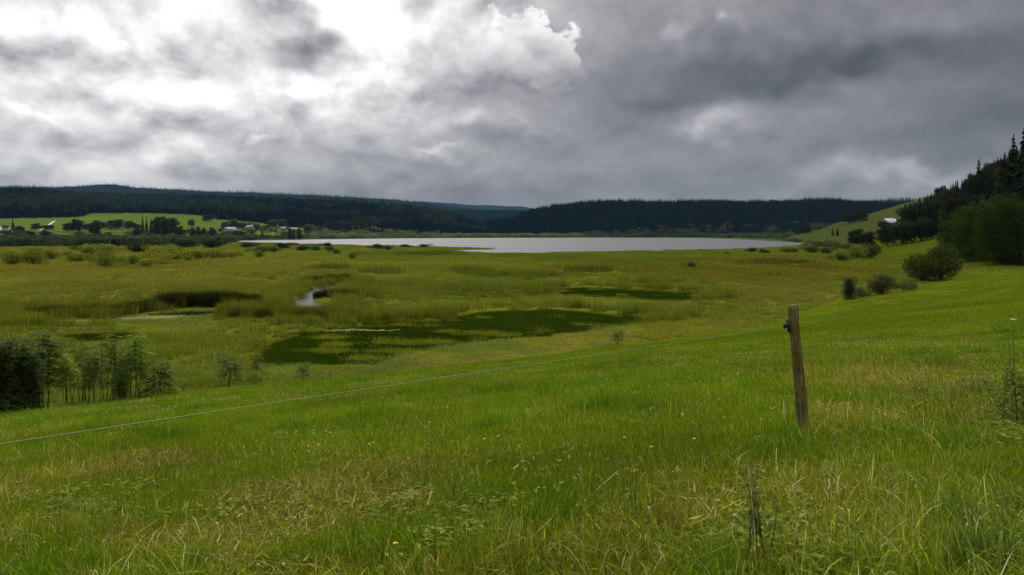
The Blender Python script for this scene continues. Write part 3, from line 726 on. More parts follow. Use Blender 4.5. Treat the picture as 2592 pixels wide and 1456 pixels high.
def pads():
    P = []
    for cx, cy, sx, sy, n in ((430, 804, 85, 3.2, 1100), (360, 808, 40, 2.5, 250), (200, 812, 60, 2.5, 160), (1010, 812, 60, 3, 0), (820, 836, 100, 1.6, 260)):
        for _ in range(n): P.append(flat(cx+sx*R.normal()*.7, cy+sy*R.normal()*.7))
    P = np.array(P); m = len(P)
    scatter('lily_pads', 'pad', P[:, 0], P[:, 1], .012+.02*R.random(m), .14+.12*R.random(m), np.array((.15, .165, .06))*(.6+.7*R.random((m, 1))))
pads()

# --- far woods ----------------------------------------------------------------
DK = [(1, 1, 1), (.8, .9, .9), (1.15, 1.15, .95)]
for k in range(5): proto('spruce', conifer(9, 7, .17+.02*(k % 3), 1, DK, 200+k), LMF)
for k in range(3):
    lob = [(0, 0, .62, .30, .30, .34)]+[(R.normal(0, .17), R.normal(0, .17), .45+.35*R.random(), .18, .18, .17) for _ in range(5)]
    P, Nn = crown_pts(170, lob); proto('broad', leaf_cards(P, Nn, .17, [(1, 1, 1, 3), (1.3, 1.25, 1.1, 1), (.75, .8, .8, 2)], .9), LMF)
    # stem
def woods():
    out = []
    def samp(n, p0, p1, d0, d1):
        px = p0+(p1-p0)*R.random(n); d = np.sqrt(d0*d0+(d1*d1-d0*d0)*R.random(n)); return (px-CX)/F*d, d
    x, y = samp(26000, -160, 1380, 1080, 2420); x2, y2 = samp(17000, 1150, 2480, 1400, 2100)
    x, y = np.concatenate([x, x2]), np.concatenate([y, y2])
    forest, mead, rm, px, py, d, z, ht = zones(x, y); keep = forest; x, y, z, px, py = x[keep], y[keep], z[keep], px[keep], py[keep]; m = len(x)
    n = fbm(x/90, y/90, 130, 3); pale = np.zeros(m)
    for cx, cy, sx, sy in ((330, 515, 160, 11), (440, 530, 110, 9), (260, 508, 90, 7), (60, 522, 70, 10), (1090, 530, 40, 18), (1010, 525, 30, 12), (1120, 560, 20, 10), (620, 535, 40, 8), (900, 577, 40, 6)): pale = np.maximum(pale, gaus(px, py, cx, cy, sx, sy))
    isb = (R.random(m) < pale*.75) | ((n > .63) & (px < 1250) & (R.random(m) < .25))
    s = np.where(isb, 11+5*R.random(m), (11+8*R.random(m)**1.5)*(.7+.6*fbm(x/35, y/35, 140, 2)))
    tint = np.where(isb[:, None], np.array((.024, .042, .022)), np.array((.0025, .007, .010)))*(.65+.7*R.random((m, 1)))  # near-black spruce tint: cloud shadow on the hills put into the colour
    c = isb
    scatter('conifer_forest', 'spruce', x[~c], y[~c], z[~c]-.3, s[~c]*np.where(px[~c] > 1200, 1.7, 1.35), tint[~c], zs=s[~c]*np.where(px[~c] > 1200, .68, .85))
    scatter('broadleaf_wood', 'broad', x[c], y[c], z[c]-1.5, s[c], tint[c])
    x, y = samp(5200, -160, 1500, 4700, 5600); x2, y2 = samp(1500, 2080, 2450, 2500, 3050); x, y = np.concatenate([x, x2]), np.concatenate([y, y2]); m = len(x)
    scatter('conifer_forest', 'spruce', x, y, land(x, y)-.3, 22+8*R.random(m), np.array((.0025, .007, .010))*np.ones((m, 1)), zs=13+8*R.random(m))  # same spruce tint with the cloud shadow in its colour
woods()
# scrub belts round the lake: willow and alder too mingled to count
SHR = [(1, 1, 1, 3), (1.25, 1.2, 1.1, 1.5), (.75, .8, .8, 1.5)]
for k in range(4):
    lob = [(0, 0, .32, .45, .45, .34)]+[(R.normal(0, .28), R.normal(0, .28), .25+.3*R.random(), .26, .26, .24) for _ in range(6)]
    P, Nn = crown_pts(420, lob); P[:, 2] = np.abs(P[:, 2]); proto('scrub', leaf_cards(P, Nn, .11, SHR, .7), LM)
def scrub():
    X, Y, S, T = [], [], [], []
    def belt(n, p0, p1, y0, y1, h0, h1, tint, pw=1.):
        px = p0+(p1-p0)*R.random(n); py = y0(px)+(y1(px)-y0(px))*R.random(n)**pw
        d = EYE*F/(py-HY); X.append((px-CX)/F*d); Y.append(d); S.append(h0+(h1-h0)*R.random(n)**1.6); T.append(np.array(tint)*(.6+.8*R.random((n, 1))))
    f = lambda a: (lambda p: np.interp(p, [q[0] for q in a], [q[1] for q in a]))
    belt(900, -200, 640, f([(0, 607.5), (640, 606)]), f([(-200, 628), (300, 624), (560, 618), (640, 609)]), 3, 9, (.036, .048, .020))
    belt(260, 560, 900, f([(560, 603), (900, 602)]), f([(560, 609), (900, 604.5)]), 3, 8, (.040, .055, .024))
    belt(560, 780, 1480, f([(780, 602.2), (1000, 601.6), (1480, 601.1)]), f([(780, 606), (1000, 603.4), (1250, 602.2), (1480, 601.7)]), 3, 11, (.105, .130, .062))
    belt(420, 1480, 2030, f([(1480, 600.9), (2030, 600.6)]), f([(1480, 601.7), (1750, 601.8), (1900, 605), (2030, 608)]), 3, 10, (.055, .075, .034))
    belt(330, 1600, 2080, f([(1600, 600.5), (2080, 600)]), f([(1600, 601.6), (1900, 603), (2080, 607)]), 4, 12, (.034, .050, .022))
    belt(160, 1960, 2230, f([(1960, 611), (2230, 610)]), f([(1960, 618), (2230, 640)]), 2, 5, (.050, .065, .018))
    x, y, s, t = np.concatenate(X), np.concatenate(Y), np.concatenate(S), np.concatenate(T)
    w, a = wet(x, y); k = (w > 2) & ((hill_t(x, y) < 0) | (y > 900)); x, y, s, t = x[k], y[k], s[k], t[k]
    scatter('lakeside_scrub', 'scrub', x, y, land(x, y)-.2, s*1.5, t, zs=s)
scrub()

# ------------------------------------------------------------------ single plants
BARK = plain_mat('bark', (.040, .032, .020), .9, .1, .4, 9, .6, .02)
STEM = plain_mat('green_stem', (.070, .075, .030), .7, .2, .3, 20, .2, .002)
def nolab(o): return o
LIB = {}
def lib(kind, trunk, crown, needles=False):
    tm = None if trunk is None else mesh_np(kind+'_trunk', trunk[0], trunk[1], trunk[2], BARK, smooth=True)
    cm = mesh_np(kind+'_crown', crown[0], crown[1], crown[2], LMN if needles else LMO, crown[3])
    LIB.setdefault(kind, []).append((tm, cm))
LC = [(1, 1, 1, 3), (1.3, 1.25, 1.1, 1.3), (.7, .76, .8, 1.5)]
for k in range(5):      # willow scrub: rounded, leafy to the ground
    lob = [(0, 0, .42, .50, .50, .44)]+[(R.normal(0, .33), R.normal(0, .33), .28+.36*R.random(), .27, .27, .26) for _ in range(9)]
    P, Nn = crown_pts(2600, lob, .6); P[:, 2] = np.abs(P[:, 2]); P[:, :2] *= .9
    st = merge([tube([(0, 0, -.05), (dx*.5, dy*.5, .25), (dx, dy, .6)], [.02, .015, .006], 5) for dx, dy in R.normal(0, .22, (6, 2))])
    lib('bush', st, leaf_cards(P, Nn, .07, LC, .5))
for k in range(5):      # broadleaf tree
    nl = 13
    lob = [(0, 0, .52, .27, .27, .40)]
    for j in range(nl):
        a = 6.283*j/nl*2.6; zz = .17+.71*(j/nl); rr = .27*math.sin(min(1, (1.06-zz)*2.1+.12)*1.5)
        lob.append((rr*math.cos(a), rr*math.sin(a), zz+R.normal(0, .03), .155, .155, .13))
    P, Nn = crown_pts(5200, lob, .55); Pc = leaf_cards(P, Nn, .045, LC, .6)
    tr = [tube([(0, 0, -.03), (.01, 0, .18), (.0, .015, .45), (.01, .0, .7)], [.026, .021, .014, .005], 7)]
    for j in range(7):
        a = R.random()*6.283; z0 = .2+.4*R.random(); tr.append(tube([(0, 0, z0), (.10*math.cos(a), .10*math.sin(a), z0+.1), (.2*math.cos(a), .2*math.sin(a), z0+.2)], [.011, .007, .003], 5))
    lib('tree', merge(tr), Pc)
for k in range(4):      # woodland-edge tree: leafy to the ground
    lob = [(0, 0, .45, .34, .34, .46)]
    for j in range(22):
        a = 6.283*j/22*3.6; zz = .10+.80*(j/22); rr = .34*math.sqrt(max(.05, 1-((zz-.38)/.62)**2)); q = .10+.07*R.random()
        lob.append((rr*math.cos(a), rr*math.sin(a), zz+R.normal(0, .03), q, q, q*.85))
    P, Nn = crown_pts(9500, lob, .6); P[:, 2] = np.abs(P[:, 2])
    lib('wood', tube([(0, 0, -.03), (.01, 0, .3), (0, .01, .7)], [.025, .02, .006], 7), leaf_cards(P, Nn, .034, LC, .6))
for k in range(2):      # narrow upright tree
    lob = [(R.normal(0, .03), R.normal(0, .03), z, .12*(1.15-abs(z-.5)), .12*(1.15-abs(z-.5)), .13) for z in np.linspace(.2, .9, 8)]
    P, Nn = crown_pts(1800, lob, .5); lib('poplar', tube([(0, 0, -.03), (0, 0, .4), (0, .01, .85)], [.02, .015, .004], 6), leaf_cards(P, Nn, .04, LC, .6))
for k in range(5):      # spruce close enough to see its boughs
    lib('spruce', tube([(0, 0, -.03), (0, 0, .5), (0, 0, .99)], [.014, .009, .002], 6), conifer(24, 13, .185+.02*(k % 3), 3, [(1, 1, 1), (.8, .85, .85), (1.2, 1.15, 1)], 300+k, .85, .3), True)
def sapling(nst, h, spread, nleaf, zmin, seed):
    rs = np.random.default_rng(seed); stems, LP, LD = [], [], []
    for s in range(nst):
        a = rs.random()*6.283; r = spread*rs.random()**.5; hh = h*(.65+.35*rs.random()) if s else h
        bx, by = r*math.cos(a)*.6, r*math.sin(a)*.6; tx, ty = bx+rs.normal(0, .14), by+rs.normal(0, .14)
        pts = [(lerp(bx, tx, t)+rs.normal(0, .015), lerp(by, ty, t)+rs.normal(0, .015), hh*t-.05) for t in np.linspace(0, 1, 6)]
        stems.append(tube(pts, np.linspace(.020, .005, 6)*(h/3)**.5, 5)); pts = np.array(pts)
        for i in range(nleaf):
            t = zmin+(1-zmin)*rs.random()**.8; k = min(int(t*5), 4); p = lerp(pts[k], pts[k+1], t*5-k)
            b = rs.random()*6.283; out = .34*(1.15-t)*rs.random()
            LP.append(p+np.array((math.cos(b), math.sin(b), .25))*out); LD.append((math.cos(b), math.sin(b), .45*rs.random()))
    P, D = np.array(LP), np.array(LD); n = len(P); D /= np.linalg.norm(D, axis=1)[:, None]
    S = np.cross(D, (0, 0, 1.)); S /= np.linalg.norm(S, axis=1)[:, None]; L = .34*(.7+.6*rs.random((n, 1)))
    parts = []; col = np.array([(1, 1, 1), (1.25, 1.2, 1.05), (.7, .78, .8), (1.7, 1.75, 1.4)])[rs.choice(4, n, p=[.4, .2, .3, .1])]*(.75+.5*rs.random((n, 1)))
    for j in range(5):
        t = .25+.18*j
        base = P+D*L*t+np.array((0, 0, -1.))*L*.55*t*t
        for sg in ((-1, 1) if j < 4 else (0,)):
            dr = (S*sg*.85+D*(.55 if sg else 1.0)); dr[:, 2] -= .25+.3*rs.random(n); dr /= np.linalg.norm(dr, axis=1)[:, None]
            ll = L*.36*(1.1-.08*j); w = np.cross(dr, np.cross(S, D)+rs.normal(0, .3, (n, 3))); w /= np.linalg.norm(w, axis=1)[:, None]+1e-9
            V = np.stack([base, base+dr*ll*.5+w*ll*.17, base+dr*ll, base+dr*ll*.5-w*ll*.17], 1).reshape(-1, 3)
            parts.append((V, (np.arange(n)*4)[:, None]+np.array([0, 1, 2, 3]), np.zeros((0, 3), int), np.repeat(col, 4, 0)))
    return merge(stems), merge(parts)
for nst, h, sp, nl, zm in ((10, 3.0, .75, 130, .03), (5, 3.0, .40, 75, .28), (4, 3.2, .34, 105, .28), (2, 1.6, .08, 48, .28), (6, 2.6, .55, 60, .42), (4, 1.5, .20, 45, .12)):
    st, lv = sapling(nst, h, sp, nl, zm, 500+nst*7+int(h*10))
    lib('sapling', (st[0], st[1], st[2]), lv); LIB['sapling'][-1] = (*LIB['sapling'][-1], h)
def plant(kind, var, px, base, w, h, tint, name, label, cat, group=None, at=None, rz=None, parts=('trunk', 'crown')):
    X, d, z = hit(px, base) if at is None else at
    H, W = h/F*d, w/F*d
    u = LIB[kind][var % len(LIB[kind])]; wn = {'wood': .92, 'bush': 1.35, 'tree': .82, 'poplar': .30, 'spruce': .40, 'sapling': 1.0}[kind]
    sc = (W/wn, W/wn, H) if kind != 'sapling' else (H/u[2]*w, H/u[2]*w, H/u[2])
    e = empty(name, (X, d, z-.02), R.random()*6.283 if rz is None else rz, sc)
    tag(e, label, cat, group)
    for nm, me in zip(parts, u[:2]):
        if me is None: continue
        o = link(nm, me, e); o.color = tuple(tint)+(1,)
    return e
LT = (.200, .225, .020); MD = (.125, .150, .014); DKB = (.055, .075, .010); VD = (.016, .026, .009); BLU = (.022, .036, .018); PAL = (.062, .084, .036)
WG = 'willow bushes standing in the marsh'
BUSH = [  # photo x of the middle, y of the foot, width, height, tint, label
    (31, 671, 52, 27, MD, 'rounded mid green willow bush in the marsh nearest the left edge'),
    (82, 671, 54, 31, MD, 'taller willow bush touching the one at the left edge of the marsh'),
    (91, 647, 38, 18, LT, 'pale willow bush behind the pair at the left edge of the marsh'),
    (126, 658, 48, 21, MD, 'low wide willow bush right of the pair at the left edge'),
    (171, 648, 38, 13, LT, 'low pale willow bush left of the long pale thicket in the marsh'),
    (197, 664, 57, 19, MD, 'flat willow bush left of the big dark round one in the marsh'),
    (201, 639, 33, 15, DKB, 'small dark willow bush at the left end of the pale thicket'),
    (228, 645, 50, 20, LT, 'pale green willow bush, left half of the long pale thicket'),
    (272, 645, 48, 22, LT, 'pale green willow bush, right half of the long pale thicket'),
    (267, 676, 58, 33, MD, 'big round green willow bush in front of the long pale thicket'),
    (307, 665, 28, 15, LT, 'small pale bush just right of the big round willow bush'),
    (335, 670, 32, 20, MD, 'small green bush, second right of the big round willow bush'),
    (372, 676, 44, 17, LT, 'low pale bush in front of the tall pale willow in the marsh'),
    (352, 639, 76, 20, VD, 'long dark willow thicket behind the pale ones in the left marsh'),
    (399, 667, 72, 34, LT, 'tallest pale willow bush in the left marsh'),
    (443, 659, 38, 21, MD, 'green bush leaning on the right side of the tallest pale willow'),
    (430, 641, 60, 18, MD, 'wide green bush behind the tallest pale willow'),
    (476, 661, 28, 18, DKB, 'small dark round bush right of the tallest pale willow'),
    (502, 657, 28, 18, MD, 'small green bush right of the small dark round one'),
    (541, 655, 52, 19, MD, 'wide green bush, left one of the last pair in the left marsh'),
    (584, 653, 44, 17, LT, 'pale bush, right one of the last pair in the left marsh'),
    (470, 629, 60, 18, VD, 'dark thicket near the end of the lake, left half'),
    (535, 629, 60, 17, VD, 'dark thicket near the end of the lake, right half'),
    (656, 653, 25, 16, MD, 'single green bush standing alone in front of the lake end'),
    (660, 640, 40, 14, DKB, 'dark bush below the narrow end of the lake, left one'),
    (692, 639, 36, 13, DKB, 'dark bush below the narrow end of the lake, right one'),
    (625, 627, 40, 10, VD, 'low dark bush at the tip of the lake'),
    (720, 629, 46, 11, VD, 'low dark bush at the near lake shore, left of the row'),
    (766, 635, 42, 12, DKB, 'flat dark bush in the row along the near lake shore'),
    (800, 635, 20, 11, DKB, 'small dark bush right of the flat one by the near lake shore'),
    (835, 636, 20, 11, DKB, 'small dark bush in the middle of the row by the near shore'),
    (851, 644, 20, 11, DKB, 'small dark bush standing in front of the near shore row'),
    (893, 656, 24, 14, MD, 'small bright bush standing alone in the middle of the marsh'),
    (830, 625, 26, 9, VD, 'tiny dark bush right on the near lake shore above the row'),
    (956, 630, 30, 10, VD, 'dark bush on the near lake shore, left of the spit'),
    (982, 633, 22, 11, DKB, 'round dark bush next to the left end of the spit'),
    (1025, 626, 30, 6, VD, 'flat dark bush on the spit against the bright water'),
    (1075, 626, 30, 6, VD, 'last low bush on the spit against the bright water'),
    (1750, 679, 28, 17, DKB, 'solitary dark bush in the brown marsh right of the middle'),
    (1904, 639, 27, 12, VD, 'dark bush at the right part of the near lake shore'),
    (1937, 641, 24, 9, VD, 'low dark bush right next to the shore bush on the right'),
    (1841, 645, 16, 7, DKB, 'tiny bush in the marsh below the right part of the lake'),
    (1911, 664, 20, 9, DKB, 'tiny round bush in the brown marsh on the right'),
    (1972, 668, 34, 10, DKB, 'flat bush in the brown marsh on the right'),
    (2035, 667, 26, 10, DKB, 'flat bush left of the willow mass at the foot of the meadow'),
    (2000, 640, 40, 13, DKB, 'low bush below the right end of the lake'),
    (2058, 642, 42, 21, DKB, 'rounded bush right of the lake end, left one of two'),
    (2094, 644, 36, 18, DKB, 'rounded bush right of the lake end, right one of two'),
    (2129, 662, 40, 21, DKB, 'dark bush at the left front of the willow mass'),
    (2168, 655, 50, 34, MD, 'left half of the willow mass at the foot of the right meadow'),
    (2202, 655, 44, 38, DKB, 'right half of the willow mass at the foot of the right meadow'),
    (2335, 712, 100, 66, (.034, .048, .006), 'left part of the big dark bush in front of the right meadow'),
    (2380, 710, 92, 82, (.036, .052, .006), 'big dark bush in front of the right meadow, its taller part'),
    (2230, 746, 84, 54, (.085, .090, .030), 'bush with pale dry flower heads at the edge of the mown slope'),
    (2178, 753, 40, 26, (.09, .10, .03), 'low pale bush between the slim dark one and the flowering one'),
    (2296, 735, 50, 20, (.07, .085, .02), 'low scrub between the flowering bush and the big dark bush')]
for k, (px, by, w, h, t, lab) in enumerate(BUSH):
    plant('bush', k, px, by, w*1.25, h*(1.55 if px < 1100 else 1.25), t, 'willow_bush', lab, 'bush', WG, parts=('stems', 'foliage'))
plant('sapling', 0, 2152, 759, 1.1, 62, (.035, .050, .018), 'slim_bush', 'slim dark upright bush at the edge of the mown slope', 'bush', parts=('stems', 'foliage'))
TG = 'hedgerow trees below the far green field'
TREE = [  # kind, x, foot, width, height, tint, label, group
    ('tree', 172, 587, 28, 22, BLU, 'rounded tree at the left end of the dark hedgerow on the far field', TG),
    ('tree', 196, 587, 30, 31, VD, 'tall dark tree near the left end of the far hedgerow', TG),
    ('tree', 217, 583, 18, 15, BLU, 'small tree right of the tall dark one in the far hedgerow', TG),
    ('tree', 240, 600, 30, 40, VD, 'dark tree standing in front of the far hedgerow, left of its middle', TG),
    ('spruce', 249, 575, 8, 15, VD, 'small pointed conifer behind the left half of the far hedgerow', TG),
    ('tree', 262, 579, 18, 16, BLU, 'small round tree in the far hedgerow right of the pointed conifer', TG),
    ('tree', 293, 580, 44, 23, BLU, 'wide rounded tree in the middle of the far hedgerow', TG),
    ('tree', 330, 580, 26, 19, BLU, 'tree left of the two conifers in the far hedgerow', TG),
    ('tree', 348, 582, 20, 15, BLU, 'small tree touching the two conifers in the far hedgerow', TG),
    ('spruce', 361, 590, 13, 40, VD, 'left one of the two tall conifers in the far hedgerow', TG),
    ('spruce', 371, 590, 13, 38, VD, 'right one of the two tall conifers in the far hedgerow', TG),
    ('spruce', 382, 590, 11, 34, VD, 'narrow conifer left of the big dark tree group', TG),
    ('tree', 402, 597, 40, 44, VD, 'left tree of the big dark group on the far field', TG),
    ('tree', 432, 597, 42, 43, VD, 'right tree of the big dark group on the far field', TG),
    ('tree', 454, 601, 28, 25, BLU, 'lower tree at the right foot of the big dark group', TG),
    ('tree', 484, 574, 18, 18, PAL, 'single pale tree on the field right of the big dark group', TG),
    ('tree', 527, 560, 29, 17, BLU, 'tree at the upper right corner of the far green field', TG),
    ('poplar', 488, 609, 14, 29, BLU, 'upright tree in the pale row below the hedgerow, left one', TG),
    ('poplar', 502, 609, 15, 31, BLU, 'upright tree in the pale row below the hedgerow, second', TG),
    ('poplar', 516, 609, 15, 28, BLU, 'upright tree in the pale row below the hedgerow, third', TG),
    ('poplar', 538, 609, 22, 29, BLU, 'broad upright tree right of the pale row below the hedgerow', TG),
    ('spruce', 32, 586, 12, 29, VD, 'pointed conifer on the field at the left edge', TG),
    ('tree', 16, 590, 22, 18, PAL, 'pale tree beside the roof at the left edge', TG),
    ('tree', 50, 592, 24, 19, BLU, 'bushy tree right of the conifer at the left edge', TG),
    ('tree', 91, 582, 23, 15, BLU, 'round tree left of the farm track on the far field', TG),
    ('tree', 121, 581, 31, 11, BLU, 'low wide tree right of the farm track on the far field', TG),
    ('tree', 75, 602, 24, 17, BLU, 'tree in the scrub below the left field, left of two', TG),
    ('tree', 118, 603, 26, 18, BLU, 'tree in the scrub below the left field, right of two', TG),
    ('tree', 345, 601, 22, 20, VD, 'dark tree in front of the two tall conifers', TG),
    ('tree', 570, 578, 22, 15, PAL, 'pale tree left of the white gabled farmhouse', 'trees around the far farmhouses'),
    ('tree', 590, 578, 26, 22, PAL, 'tall pale tree behind the white gabled farmhouse', 'trees around the far farmhouses'),
    ('tree', 612, 580, 24, 17, PAL, 'pale tree between the two farmhouses', 'trees around the far farmhouses'),
    ('tree', 650, 584, 20, 17, PAL, 'pale tree right of the farmhouse with the pale roof', 'trees around the far farmhouses'),
    ('tree', 604, 606, 34, 21, BLU, 'dark tree at the water below the white gabled farmhouse', 'trees around the far farmhouses'),
    ('spruce', 664, 602, 12, 19, VD, 'small dark conifer on the green bank right of the farmhouses', 'trees around the far farmhouses'),
    ('tree', 690, 578, 22, 21, PAL, 'pale tree left of the small barn by the forest', 'trees around the far farmhouses'),
    ('tree', 715, 578, 22, 22, PAL, 'pale tree above the small barn by the forest', 'trees around the far farmhouses'),
    ('tree', 780, 588, 22, 18, PAL, 'pale round tree at the forest edge right of the barn', 'trees around the far farmhouses'),
    ('poplar', 733, 609, 11, 28, BLU, 'upright tree at the lake end, leftmost of three', 'trees around the far farmhouses'),
    ('poplar', 743, 609, 10, 26, BLU, 'upright tree at the lake end, middle of three', 'trees around the far farmhouses'),
    ('poplar', 757, 609, 13, 26, BLU, 'upright tree at the lake end, rightmost of three', 'trees around the far farmhouses'),
    ('tree', 806, 602, 18, 13, PAL, 'pale shoreline tree left of the two round ones at the lake', 'trees on the far lake shore'),
    ('tree', 822, 603, 22, 17, PAL, 'round pale tree on the far shore below the forest', 'trees on the far lake shore'),
    ('tree', 922, 601, 18, 14, PAL, 'tallest pale tree on the far shore in the left half of the lake', 'trees on the far lake shore'),
    ('tree', 1435, 600, 14, 10, PAL, 'pale round tree on the far shore in the middle of the lake', 'trees on the far lake shore'),
    ('tree', 2166, 624, 40, 45, VD, 'left one of the two dark trees at the foot of the pale meadow', 'trees on the right valley side'),
    ('tree', 2196, 625, 38, 40, VD, 'right one of the two dark trees at the foot of the pale meadow', 'trees on the right valley side'),
    ('tree', 2246, 623, 50, 62, VD, 'dark tree below the white house on the right slope', 'trees on the right valley side'),
    ('tree', 2285, 619, 60, 62, VD, 'dark round tree right of the one below the white house', 'trees on the right valley side'),
    ('tree', 2330, 611, 64, 58, VD, 'dark round tree at the top of the small right meadow', 'trees on the right valley side'),
    ('tree', 2306, 592, 66, 78, VD, 'tall dark tree standing behind the white house', 'trees on the right valley side'),
    ('tree', 2372, 590, 46, 44, VD, 'dark tree at the end of the track on the right', 'trees on the right valley side'),
    ('tree', 2402, 584, 50, 52, DKB, 'dark tree behind the small right meadow, next to the wood', 'trees on the right valley side'),
    ('spruce', 2108, 597, 10, 21, VD, 'left one of two small conifers on the pale right meadow', 'trees on the right valley side'),
    ('spruce', 2120, 597, 12, 19, VD, 'right one of two small conifers on the pale right meadow', 'trees on the right valley side'),
    ('tree', 2150, 566, 40, 30, VD, 'dark tree on the shoulder of the pale right meadow, left one', 'trees on the right valley side'),
    ('tree', 2180, 562, 34, 34, VD, 'dark tree on the shoulder of the pale right meadow, right one', 'trees on the right valley side'),
    ('tree', 2022, 593, 30, 21, VD, 'dark tree beside the right end of the lake, left one', 'trees on the right valley side'),
    ('tree', 2040, 592, 26, 24, VD, 'dark tree beside the right end of the lake, right one', 'trees on the right valley side'),
    ('wood', 2432, 650, 90, 96, (0.027, 0.046, 0.0051), 'leftmost leafy tree of the wood at the right edge', 'leafy trees of the wood at the right'),
    ('wood', 2478, 655, 104, 128, (0.031, 0.052, 0.0058), 'second leafy tree from the left in the wood at the right edge', 'leafy trees of the wood at the right'),
    ('wood', 2530, 662, 110, 150, (0.028, 0.047, 0.0053), 'tall leafy tree in the middle of the wood at the right edge', 'leafy trees of the wood at the right'),
    ('wood', 2582, 668, 96, 140, (0.032, 0.054, 0.0059), 'front leafy tree cut by the right edge of the picture', 'leafy trees of the wood at the right'),
    ('wood', 2452, 612, 90, 80, (0.026, 0.042, 0.0047), 'leafy tree behind the left end of the wood', 'leafy trees of the wood at the right'),
    ('wood', 2510, 590, 100, 88, (0.024, 0.041, 0.0045), 'leafy tree higher up behind the middle of the wood', 'leafy trees of the wood at the right'),
    ('wood', 2578, 560, 110, 100, (0.031, 0.052, 0.0058), 'highest leafy tree on the slope above the wood', 'leafy trees of the wood at the right')]
for k, (kd, px, by, w, h, t, lab, g) in enumerate(TREE):
    plant(kd, k, px, by, w*(1.15 if kd == 'wood' else 1.05), h*(1.15 if px < 800 or kd == 'wood' else 1.06), t, 'conifer' if kd == 'spruce' else 'tree', lab, 'tree', g)
def slope_wood():
    n = 0; pts = []
    while n < 290:
        y = 185+345*R.random()**1.15; t = 26+100*R.random(); x = float(np.interp(y, FOOT_Y, FOOT_X))+t
        px = CX+F*x/y
        if px > 2640 or px < np.interp(y, [185, 380, 530], [2450, 2310, 2268]) or any((x-a)**2+(y-b)**2 < 16 for a, b in pts[-250:]): continue
        pts.append((x, y)); n += 1
        z = Z1(x, y); H = (.75+.5*R.random())*np.interp(y, [200, 300, 420, 520], [20, 18, 13, 11])
        con = R.random() < .9
        g = .8+.5*R.random()
        e = plant('spruce' if con else 'tree', n, 0, 0, H*(.30+.1*R.random() if con else .75)*F/y, H*F/y, (.009*g, .012*g, .006*g) if con else (.018*g, .024*g, .006*g), 'conifer' if con else 'tree',
              'dark conifer among many on the steep wooded slope at the right edge' if con else 'dark broadleaf tree mixed among the conifers on the steep right slope', 'tree', 'conifers of the right slope' if con else 'broadleaf trees of the right slope', at=(x, y, z))
slope_wood()
for k, (px, top, d, lab) in enumerate(((2592, 322, 236, 'tallest dark conifer on the skyline at the right edge'), (2566, 338, 250, 'pointed conifer left of the tallest one on the right skyline'), (2544, 382, 262, 'third conifer from the right edge on the right skyline'), (2618, 300, 230, 'dark conifer just cut off by the right edge'), (2478, 398, 330, 'lone conifer standing out of the right skyline'))):
    x = (px-CX)/F*d; z = Z1(x, d); hm = EYE+(HY-top)/F*d-z
    plant('spruce', k, 0, 0, hm*.36*F/d, hm*F/d, (.010, .013, .006), 'conifer', lab, 'tree', 'conifers of the right slope', at=(x, d, z))
SG = 'saplings along the edge of the mown slope'
SAP = [(0, -12, 1052, 1.15, 205, (.026, .042, .010), 'dark dense sapling cut by the left edge of the picture'), (2, 34, 1046, 1.7, 196, (.030, .048, .010), 'dark dense sapling second from the left edge'),
       (0, 74, 1042, 1.0, 165, (.028, .045, .010), 'dark dense sapling in the clump by the left edge, third one'), (2, 112, 1037, 1.4, 206, (.040, .060, .012), 'tall dark sapling at the right end of the dense clump'),
       (4, 172, 1030, 1.0, 140, MD, 'thicket of slim bare stems right of the dense clump'), (4, 235, 1028, .9, 150, DKB, 'bare stemmed sapling between the slim thicket and the tallest one'),
       (1, 212, 1022, 1.1, 165, (.060, .088, .014), 'leafy dark sapling left of the tallest slim one'), (1, 277, 1020, .95, 186, (.062, .090, .014), 'tallest slim sapling left of the bright one'),
       (2, 343, 1012, 1.25, 172, (.090, .135, .016), 'bright green bushy sapling at the right of the left clump'), (0, 308, 1014, .75, 120, (.045, .068, .012), 'dark sapling filling the gap left of the bright one'),
       (5, 396, 1006, 1.2, 104, (.045, .068, .012), 'short dark sapling right of the bright one'), (5, 418, 1000, .8, 80, MD, 'last thin sapling of the left clump'),
       (3, 581, 986, 1.35, 94, (.030, .048, .010), 'small leafy sapling alone on the slope edge, left of three'), (3, 650, 962, .8, 74, (.050, .072, .014), 'thin sapling with a leafy top, middle of three on the slope edge'),
       (3, 769, 968, 1.2, 56, (.028, .044, .010), 'small dark sapling, right of three on the slope edge'), (5, 462, 992, .6, 24, DKB, 'tiny sapling between the left clump and the three small ones'),
       (3, 1565, 876, 1.4, 46, (.028, .044, .010), 'tiny dark sapling by the pond bank right of the middle')]
for k, (v, px, by, w, h, t, lab) in enumerate(SAP):
    plant('sapling', v, px, by, w, h, tuple(1.55*q for q in t), 'ash_sapling', lab, 'sapling', SG, parts=('stem', 'foliage'))

